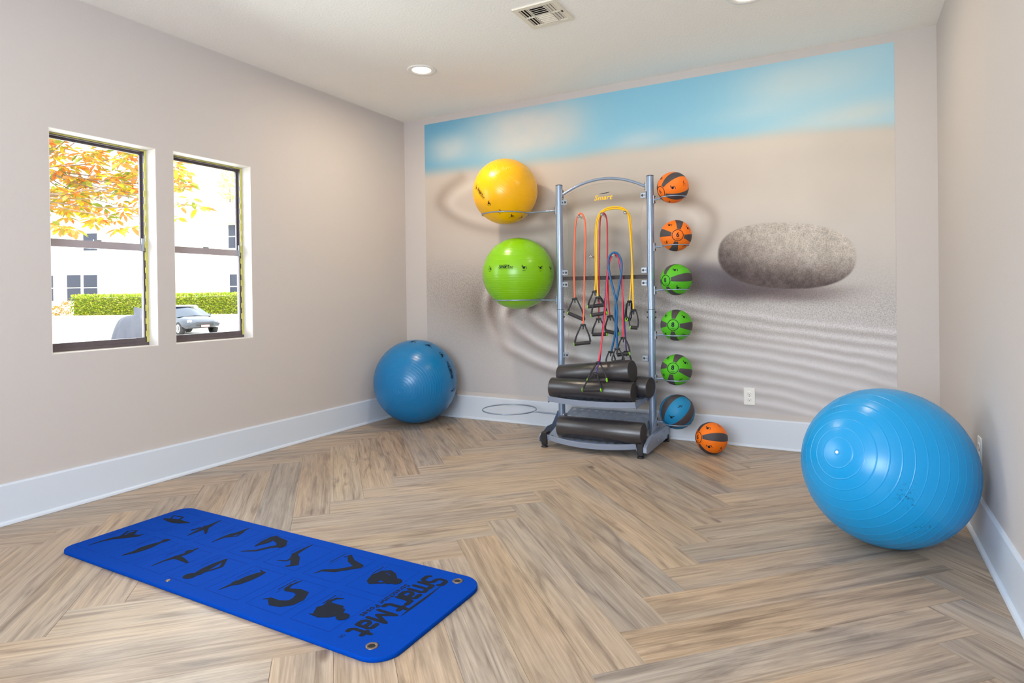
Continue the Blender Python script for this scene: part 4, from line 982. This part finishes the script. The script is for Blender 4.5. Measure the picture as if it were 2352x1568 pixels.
for word, x_, y0_, y1_, hgt in (('Smart', 2.112, -2.566, -2.822, .088), ('Mat', 2.112, -2.840, -2.990, .080)):
    st_, w_ = brand_strokes(word, 1., .0, .225); mb = MB()
    for q_, (V, Fc) in enumerate(st_): mb.add([(x_+b*hgt, y0_+(y1_-y0_)*a/w_, ZP+.00008*(q_ % 3)+.000008*(k_//2)) for k_, (a, b) in enumerate(V)], Fc)
    mb.build('lettering', M_print, me_)
mat_text('Stretching Poses', .034, 2.078, -2.655, -2.895, 0, .02); mat_text('TM', .022, 2.108, -3.0, -3.02)
V, Fc = stroke2d([(2.199, -2.60), (2.202, -2.70), (2.201, -2.78), (2.203, -2.84)], [.001, .010, .011, .001]); MB().add([(x, y, ZP) for x, y in V], Fc).build('lettering', M_print, me_)
for x, y in ((2.232, -2.551), (2.234, -3.010)):
    g = MB().lathe([(mt_-.001, .019), (mt_+.0012, .0195), (mt_+.0026, .0165), (mt_+.0026, .0125), (mt_+.0008, .0105)], (x, y, 0), (0, 0, 1), 28).build('grommet', M_grom, me_)
    MB().lathe([(mt_+.0007, .0105), (mt_+.0007, .0002)], (x, y, 0), (0, 0, 1), 20).build('grommet_hole', M_hole, g)
q = at(386, 1333, 2, mt_); MB().lathe([(mt_-.001, .009), (mt_+.002, .009), (mt_+.003, .006), (mt_+.003, .0002)], (q.x, q.y, 0), (0, 0, 1), 14).build('snap_fastener', M_grom, me_)

# ================================================================== OUTDOORS
GZ = -.8
M_grass = mat('dry_sunlit_grass', (214, 204, 150), .9, bump=.6, bscale=12, var=.15, vscale=.6)
struct(MB().box((-140, -80, GZ-.2), (-.3, 160, GZ)).build('ground', M_grass))
struct(MB().box((-29.5, -60, GZ), (-21.5, 100, GZ+.03)).build('driveway', mat('pale_concrete', (222, 214, 202), .9, var=.06, vscale=1)))
# far white building
fd = Vector((.93, .37, 0)).normalized(); fn = Vector((-.37, .93, 0)).normalized(); FP = Vector((-72, 40, 0))
bd = empty('apartment_building', (-72, 40, GZ), 'white two-storey building far beyond the hedge, seen through both windows', 'building')
M_far = mat('white_stucco', (238, 236, 232), .9, bump=.3, bscale=10)
def fbox(mb, s0, s1, z0, z1, d0, d1, mi=0):
    Mx = Matrix((fd, fn, Vector((0, 0, 1)))).transposed().to_4x4(); Mx.translation = FP
    return mb.box((s0, d0, z0), (s1, d1, z1), mi, Mx)
fbox(MB(), -34, 34, GZ, 9.9, 0, 9).build('wall', M_far, bd)
mb = MB(); fbox(mb, -34.6, 34.6, 9.9, 10.15, -.6, 9.6); fbox(mb, -34.2, 34.2, 10.15, 12.6, .8, 8.2); mb.build('roof', mat('pale_roof', (232, 230, 228), .9), bd)
M_fw = mat('far_window_glass', (58, 62, 84), .4, spec=.4); M_ff = mat('far_window_frame', (226, 226, 230), .6)
for s0, s1, z0, z1 in ((-10.28, -8.43, .95, 4.11), (-8.01, -6.17, .95, 4.08), (-7.95, -6.1, 7.1, 9.2), (11.21, 13.0, 7.0, 9.86 - .1), (11.3, 13.1, .95, 3.84), (-14, -12.2, .95, 4.1), (20, 21.8, 1, 4)):
    wd = fbox(MB(), s0-.1, s1+.1, z0-.1, z1+.1, -.06, .02).build('window', M_ff, bd); zm = (z0+z1)/2
    fbox(MB(), s0, s1, z0, zm-.06, -.09, -.05).build('pane', M_fw, wd); fbox(MB(), s0, s1, zm+.06, z1, -.09, -.05).build('pane', M_fw, wd)
for s, z in ((3.2, 1.0), (0.8, 5.0)):
    mb = MB(); q = FP+fd*s-fn*.15+Vector((0, 0, z+3)); mb.lathe([(0, .05), (.2, .12), (.25, .02)], q, (0, 0, -1), 8); mb.build('wall_lamp', M_zinc, bd)

def leaf_mat(name, stops, scl=1.):
    mt = bpy.data.materials.new(name); mt.use_nodes = True; n = mt.node_tree.nodes; l = mt.node_tree.links; b = n['Principled BSDF']
    g = n.new('ShaderNodeNewGeometry'); oi = n.new('ShaderNodeObjectInfo'); ad = n.new('ShaderNodeMath'); ad.operation = 'ADD'; fr = n.new('ShaderNodeMath'); fr.operation = 'FRACT'
    l.new(g.outputs['Random Per Island'], ad.inputs[0]); l.new(oi.outputs['Random'], ad.inputs[1]); l.new(ad.outputs[0], fr.inputs[0])
    r = n.new('ShaderNodeValToRGB'); e = r.color_ramp.elements
    while len(e) < len(stops): e.new(.5)
    for q, (p, c) in zip(e, stops): q.position = p; q.color = (*lin(c), 1)
    l.new(fr.outputs[0], r.inputs[0]); l.new(r.outputs[0], b.inputs['Base Color']); b.inputs['Roughness'].default_value = .5
    tr = n.new('ShaderNodeBsdfTranslucent'); l.new(r.outputs[0], tr.inputs[0]); mx = n.new('ShaderNodeMixShader'); mx.inputs[0].default_value = .4
    l.new(b.outputs[0], mx.inputs[1]); l.new(tr.outputs[0], mx.inputs[2]); l.new(mx.outputs[0], n['Material Output'].inputs[0]); return mt
def leaf_geo(L, Wd):
    return [(0, 0, 0), (L*.3, Wd*.42, .12*Wd), (L*.3, -Wd*.42, .12*Wd), (L*.65, Wd*.5, .1*Wd), (L*.65, -Wd*.5, .1*Wd), (L, 0, -.06*L), (L*.3, 0, -.1*Wd), (L*.65, 0, -.12*Wd)], [(0, 6, 1), (0, 2, 6), (6, 7, 3, 1), (2, 4, 7, 6), (7, 5, 3), (4, 5, 7)]
M_mag = leaf_mat('autumn_leaf', [(0, (244, 216, 40)), (.2, (208, 204, 84)), (.38, (126, 158, 66)), (.5, (226, 166, 104)), (.78, (222, 134, 78)), (1, (242, 200, 84))])
tree = empty('magnolia_tree', (-4.9, -1.5, GZ), 'broad-leaved tree with yellow and orange leaves just outside the left window', 'tree')
def along(u, v, t): d = Vector(FW)+Vector(RT)*((u-CX)/F)-Vector(UP)*((v-CY)/F); return Vector(CAM)+d*t
tc_ = along(140, 296, 7.6); view = (tc_-Vector(CAM)).normalized(); rx = Vector(RT); upz = Vector((0, 0, 1)); vv = view-upz*view.dot(upz); vv.normalize()
RR = random.Random(11); clusters = []
while len(clusters) < 430:
    a, b, c_ = RR.uniform(-1, 1), RR.uniform(-1, 1), RR.uniform(-1, 1); r2 = a*a+b*b+c_*c_
    if r2 > 1 or r2 < .12: continue
    clusters.append(tc_+rx*a*1.72+upz*b*1.28+vv*c_*1.0)
for u, v in ((405, 385), (425, 395), (415, 430), (440, 455), (410, 470), (455, 475), (405, 500), (430, 420), (400, 400), (300, 520), (270, 525), (225, 500), (170, 525), (130, 515)): clusters.append(along(u, v, 7.2+RR.uniform(-.2, .3)))
lm = [None]*3
for k in range(3):
    v_, f_ = leaf_geo(.095+.02*k, .040+.006*k); lm[k] = bpy.data.meshes.new('leaf'); lm[k].from_pydata(v_, [], f_); lm[k].materials.append(M_mag); lm[k].polygons.foreach_set('use_smooth', [True]*len(f_)); lm[k].update()
leaves = []
for cpt in clusters:
    outw = (cpt-tc_).normalized(); base = RR.uniform(0, 6)
    for q in range(RR.randint(9, 13)):
        az = base+q*2.4; d = (outw*RR.uniform(.1, .9)+Vector((math.cos(az), math.sin(az), RR.uniform(-.5, .45)))).normalized()
        rot = d.to_track_quat('X', 'Z').to_euler(); rot.x += RR.uniform(-.6, .6)
        leaves.append((cpt+d*RR.uniform(.01, .05), rot, RR.choice((0, 1, 2)), RR.uniform(.8, 1.25)))
def vis(p): u, v = proj(p); return 105 < u < 480 and 290 < v < 580
leaves.sort(key=lambda q: (not vis(q[0]), (q[0]-Vector(CAM)).length))
tl = tree.location.copy()
for p_, rot, k, s_ in leaves[:290]:
    o = bpy.data.objects.new('leaf', lm[k]); C.objects.link(o); o.parent = tree; o.location = p_-tl; o.rotation_euler = rot; o.scale = (s_,)*3
mb = MB()
for p_, rot, k, s_ in leaves[290:]:
    Mx = Matrix.Translation(p_) @ rot.to_matrix().to_4x4(); v_, f_ = leaf_geo((.095+.02*k)*s_, (.040+.006*k)*s_); mb.add([Mx @ Vector(q) for q in v_], f_, 0, True)
tag(mb.build('foliage', M_mag, tree), kind='stuff')
M_bark = mat('grey_bark', (150, 130, 118), .9, bump=.8, bscale=40, var=.2, vscale=10)
trunk_top = tc_+Vector((0, -.5, -.9)); tb = Vector((tl.x, tl.y, GZ))
MB().tube(spline([tb, tb*.5+trunk_top*.5+Vector((.1, 0, 0)), trunk_top, tc_], 6), [.14*(1-k/24)+.03 for k in range(19)], 12).build('trunk', M_bark, tree)
mb = MB()
for k, cpt in enumerate(clusters[:430:22]+clusters[-14:-5]):
    st = trunk_top*(1-.4)+tc_*.4 if k % 2 else trunk_top
    mb.tube(spline([st, st*.5+cpt*.5+Vector((0, 0, -.08)), cpt], 4), [.008*(1-i/9)+.002 for i in range(9)], 5)
mb.build('branches', M_bark, tree)
# small pale tree further off
def bush(name, label, cat, boxf, n, L, Wd, material, seed, stem=None):
    rr = random.Random(seed); mbx = MB()
    for _ in range(n):
        p_, nrm = boxf(rr); rot = (nrm+Vector((rr.uniform(-1, 1), rr.uniform(-1, 1), rr.uniform(-.6, 1)))*.8).normalized().to_track_quat('X', 'Z').to_euler()
        Mx = Matrix.Translation(p_) @ rot.to_matrix().to_4x4(); v_, f_ = leaf_geo(L, Wd); mbx.add([Mx @ Vector(q) for q in v_], f_)
    return mbx
far = empty('young_tree', (0, 0, 0), 'small pale green tree seen high in the right-hand window', 'tree'); ft = along(528, 432, 92); far.location = (ft.x, ft.y, GZ)
def fb(rr):
    a = Vector((rr.gauss(0, 1), rr.gauss(0, 1), rr.gauss(0, 1))).normalized(); return ft+Vector((a.x*1.7, a.y*1.7, a.z*2.6))*rr.uniform(.4, 1), a
M_pale = leaf_mat('pale_leaf', [(0, (214, 226, 150)), (.5, (186, 206, 130)), (1, (226, 232, 176))])
tag(bush('x', '', '', fb, 420, .5, .26, M_pale, 5).build('foliage', M_pale, far), kind='stuff')
MB().tube([(ft.x, ft.y, GZ), (ft.x+.05, ft.y, ft.z*.5), (ft.x, ft.y, ft.z)], [.3, .2, .1], 8).build('trunk', M_bark, far)
# clipped hedge
hd = empty('clipped_hedge', tuple(FP+fd*1.5-fn*2+Vector((0, 0, GZ))), 'long clipped yellow-green hedge in front of the white building', 'hedge')
def hb(rr):
    s = rr.uniform(-6.9, 16); t = rr.random()
    if t < .62: return FP+fd*s-fn*(3.2+rr.uniform(-.12, .12))+Vector((0, 0, rr.uniform(GZ, 1.35))), -fn
    return FP+fd*s-fn*rr.uniform(1.8, 3.2)+Vector((0, 0, 1.38+rr.uniform(-.16, .12))), Vector((0, 0, 1))
M_hedge = leaf_mat('hedge_leaf', [(0, (206, 214, 60)), (.35, (160, 186, 60)), (.6, (120, 150, 60)), (.8, (226, 222, 110)), (1, (240, 236, 150))])
tag(bush('x', '', '', hb, 5200, .30, .17, M_hedge, 6).build('foliage', M_hedge, hd), kind='stuff')
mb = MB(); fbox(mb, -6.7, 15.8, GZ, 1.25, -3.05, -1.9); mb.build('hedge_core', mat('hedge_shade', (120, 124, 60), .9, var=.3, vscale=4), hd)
sb = empty('low_shrub', tuple(FP-fd*8.7-fn*2.5+Vector((0, 0, GZ))), 'low reddish shrub at the left end of the hedge', 'shrub')
def sbf(rr):
    k = rr.choice((0, 1)); c_ = FP-fd*(8.1 if k else 9.4)-fn*2.6+Vector((0, 0, GZ+(.9 if k else .55))); a = Vector((rr.gauss(0, 1), rr.gauss(0, 1), rr.gauss(0, 1))).normalized()
    return c_+Vector((a.x*.6, a.y*.6, a.z*(.85 if k else .55)))*rr.uniform(.5, 1), a
M_shr = leaf_mat('shrub_leaf', [(0, (226, 150, 110)), (.4, (200, 190, 90)), (1, (190, 120, 90))]); tag(bush('x', '', '', sbf, 380, .28, .12, M_shr, 8).build('foliage', M_shr, sb), kind='stuff')

# parked car: front towards +x
def car():
    o = Vector((0, 0, 0)); e = empty('parked_car', o, 'dark grey parked sedan, nose to the right, seen through the right-hand window', 'car')
    M_body = mat('graphite_car_paint', (62, 66, 82), .22, metal=.3, coat=.8, var=.1, vscale=1.5); M_gl = mat('car_glass', (50, 60, 80), .1, spec=.9); M_ty = mat('tyre', (52, 50, 52), .8); M_rim = mat('alloy_rim', (190, 192, 198), .3, metal=.6); M_hl = mat('headlamp', (226, 228, 234), .15); M_pl = mat('plate_red', (226, 150, 146), .5)
    prof = [(-2.3, .55, .66, .86), (-2.25, .42, .90, .90), (-1.6, .30, .98, .93), (-1.0, .28, 1.0, .93), (0, .28, .98, .93), (.9, .28, .95, .93), (1.5, .30, .86, .91), (2.05, .34, .76, .86), (2.28, .42, .62, .74)]
    mb = MB(); vs = []
    for x, zb, zt, hw in prof:
        sec = [(-hw*.9, zb), (-hw, zb+.12), (-hw, (zb+zt)/2+.04), (-hw*.93, zt-.05), (-hw*.6, zt+.01), (0, zt+.03), (hw*.6, zt+.01), (hw*.93, zt-.05), (hw, (zb+zt)/2+.04), (hw, zb+.12), (hw*.9, zb)]
        vs += [o+Vector((x, y, z)) for y, z in sec]
    n = 11; mb.add(vs, [(i*n+k, (i+1)*n+k, (i+1)*n+(k+1) % n, i*n+(k+1) % n) for i in range(len(prof)-1) for k in range(n)], 0, True); mb.add(vs[:n], [tuple(range(n))]); mb.add(vs[-n:], [tuple(range(n))[::-1]]); mb.build('body', M_body, e)
    cab = [(-1.75, .95, .78), (-1.1, 1.30, .62), (-.5, 1.43, .58), (.1, 1.42, .58), (.6, 1.25, .64), (1.25, .92, .80)]
    vs = []
    for x, zt, hw in cab: vs += [o+Vector(q) for q in ((x, -.86, .88), (x, -hw, zt-.02), (x, 0, zt+.03), (x, hw, zt-.02), (x, .86, .88))]
    mb = MB(); n = 5; mb.add(vs, [(i*n+k, (i+1)*n+k, (i+1)*n+k+1, i*n+k+1) for i in range(5) for k in range(4)], 0, True); mb.build('cabin_glass', M_gl, e)
    mb = MB(); vs = [o+Vector((x, y, z+.035)) for x, z, hw in ((-1.0, 1.33, .56), (-.5, 1.44, .56), (.1, 1.43, .56), (.35, 1.36, .56)) for y in (-hw, 0, hw)]; mb.add(vs, [(i*3+k, i*3+3+k, i*3+4+k, i*3+1+k) for i in range(3) for k in range(2)], 0, True); mb.build('roof_panel', M_body, e)
    for x in (-1.38, 1.42):
        for s in (-1, 1):
            c_ = o+Vector((x, s*.80, .33)); w = MB().lathe([(-.1, .2), (-.1, .33), (.1, .33), (.12, .31), (.12, .22)], c_, (0, s, 0), 24).build('wheel', M_ty, e)
            mb = MB(); mb.lathe([(.09, .22), (.125, .21), (.13, .17), (.10, .165)], c_, (0, s, 0), 20)
            for k in range(8):
                a = k*math.pi/4; mb.tube([c_+Vector((0, s*.12, 0)), c_+Vector((math.cos(a)*.19, s*.12, math.sin(a)*.19))], .018, 5)
            mb.build('rim', M_rim, w)
    mb = MB()
    for k in range(6): mb.box(o+Vector((2.22-.012*k*0+.05, -.42, .46+.035*k)), o+Vector((2.31-.01*k, .42, .475+.035*k)))
    mb.build('grille', M_ty, e)
    for s in (-1, 1): MB().lathe([(0, .13), (.06, .11), (.09, .02)], o+Vector((2.10, s*.66, .64)), (1, s*.35, .1), 12).build('headlight', M_hl, e)
    MB().box(o+Vector((2.31, -.2, .40)), o+Vector((2.33, .2, .5))).build('number_plate', M_pl, e)
    for s in (-1, 1): MB().tube([o+Vector((.75, s*.86, .93)), o+Vector((.78, s*.98, .98))], [.03, .07], 8).build('mirror', M_body, e)
car()
_c = [q for q in bpy.data.objects if q.name == 'parked_car'][0]; _c.location = (-26.6, 15.35, GZ+.03); _c.rotation_euler = (0, 0, math.radians(-10))
# sheeted motorcycle / grill
g0 = at(302, 784, 2, GZ+.03); cv = MB(); nu, nv = 48, 14; rr = random.Random(3)
ftw = [(1.0, .55), (1.0, .6)]
vs = []
rdir = Vector((RT[0], RT[1], 0)).normalized(); fdir = Vector((-rdir.y, rdir.x, 0))
for j in range(nv+1):
    t = j/nv
    for i in range(nu):
        a = 2*math.pi*i/nu; fold = 1+.10*math.sin(a*9+t*1.5)*(1-t)**.7+.05*math.sin(a*17)*(1-t)
        wx = (.78-.30*t**2)*fold*(math.cos(max(0, t-.78)/.22*math.pi/2) if t > .78 else 1); wy = (.50-.2*t**2)*fold*(math.cos(max(0, t-.78)/.22*math.pi/2) if t > .78 else 1)
        z = (1.02+.30*max(0, math.cos(a-.4)))*(t if t < .78 else .78+.22*math.sin((t-.78)/.22*math.pi/2)); vs.append(g0+rdir*(wx*math.cos(a)+.12*t)+fdir*wy*math.sin(a)+Vector((0, 0, z*1.12)))
cv.add(vs, [(j*nu+i, j*nu+(i+1) % nu, (j+1)*nu+(i+1) % nu, (j+1)*nu+i) for j in range(nv) for i in range(nu)], 0, True)
tag(cv.build('motorcycle_cover', mat('grey_tarpaulin', (82, 84, 98), .5, var=.12, vscale=4), None, (g0.x, g0.y, GZ+.03)), 'grey draped cover over a parked motorcycle, at the foot of the left window', 'cover')
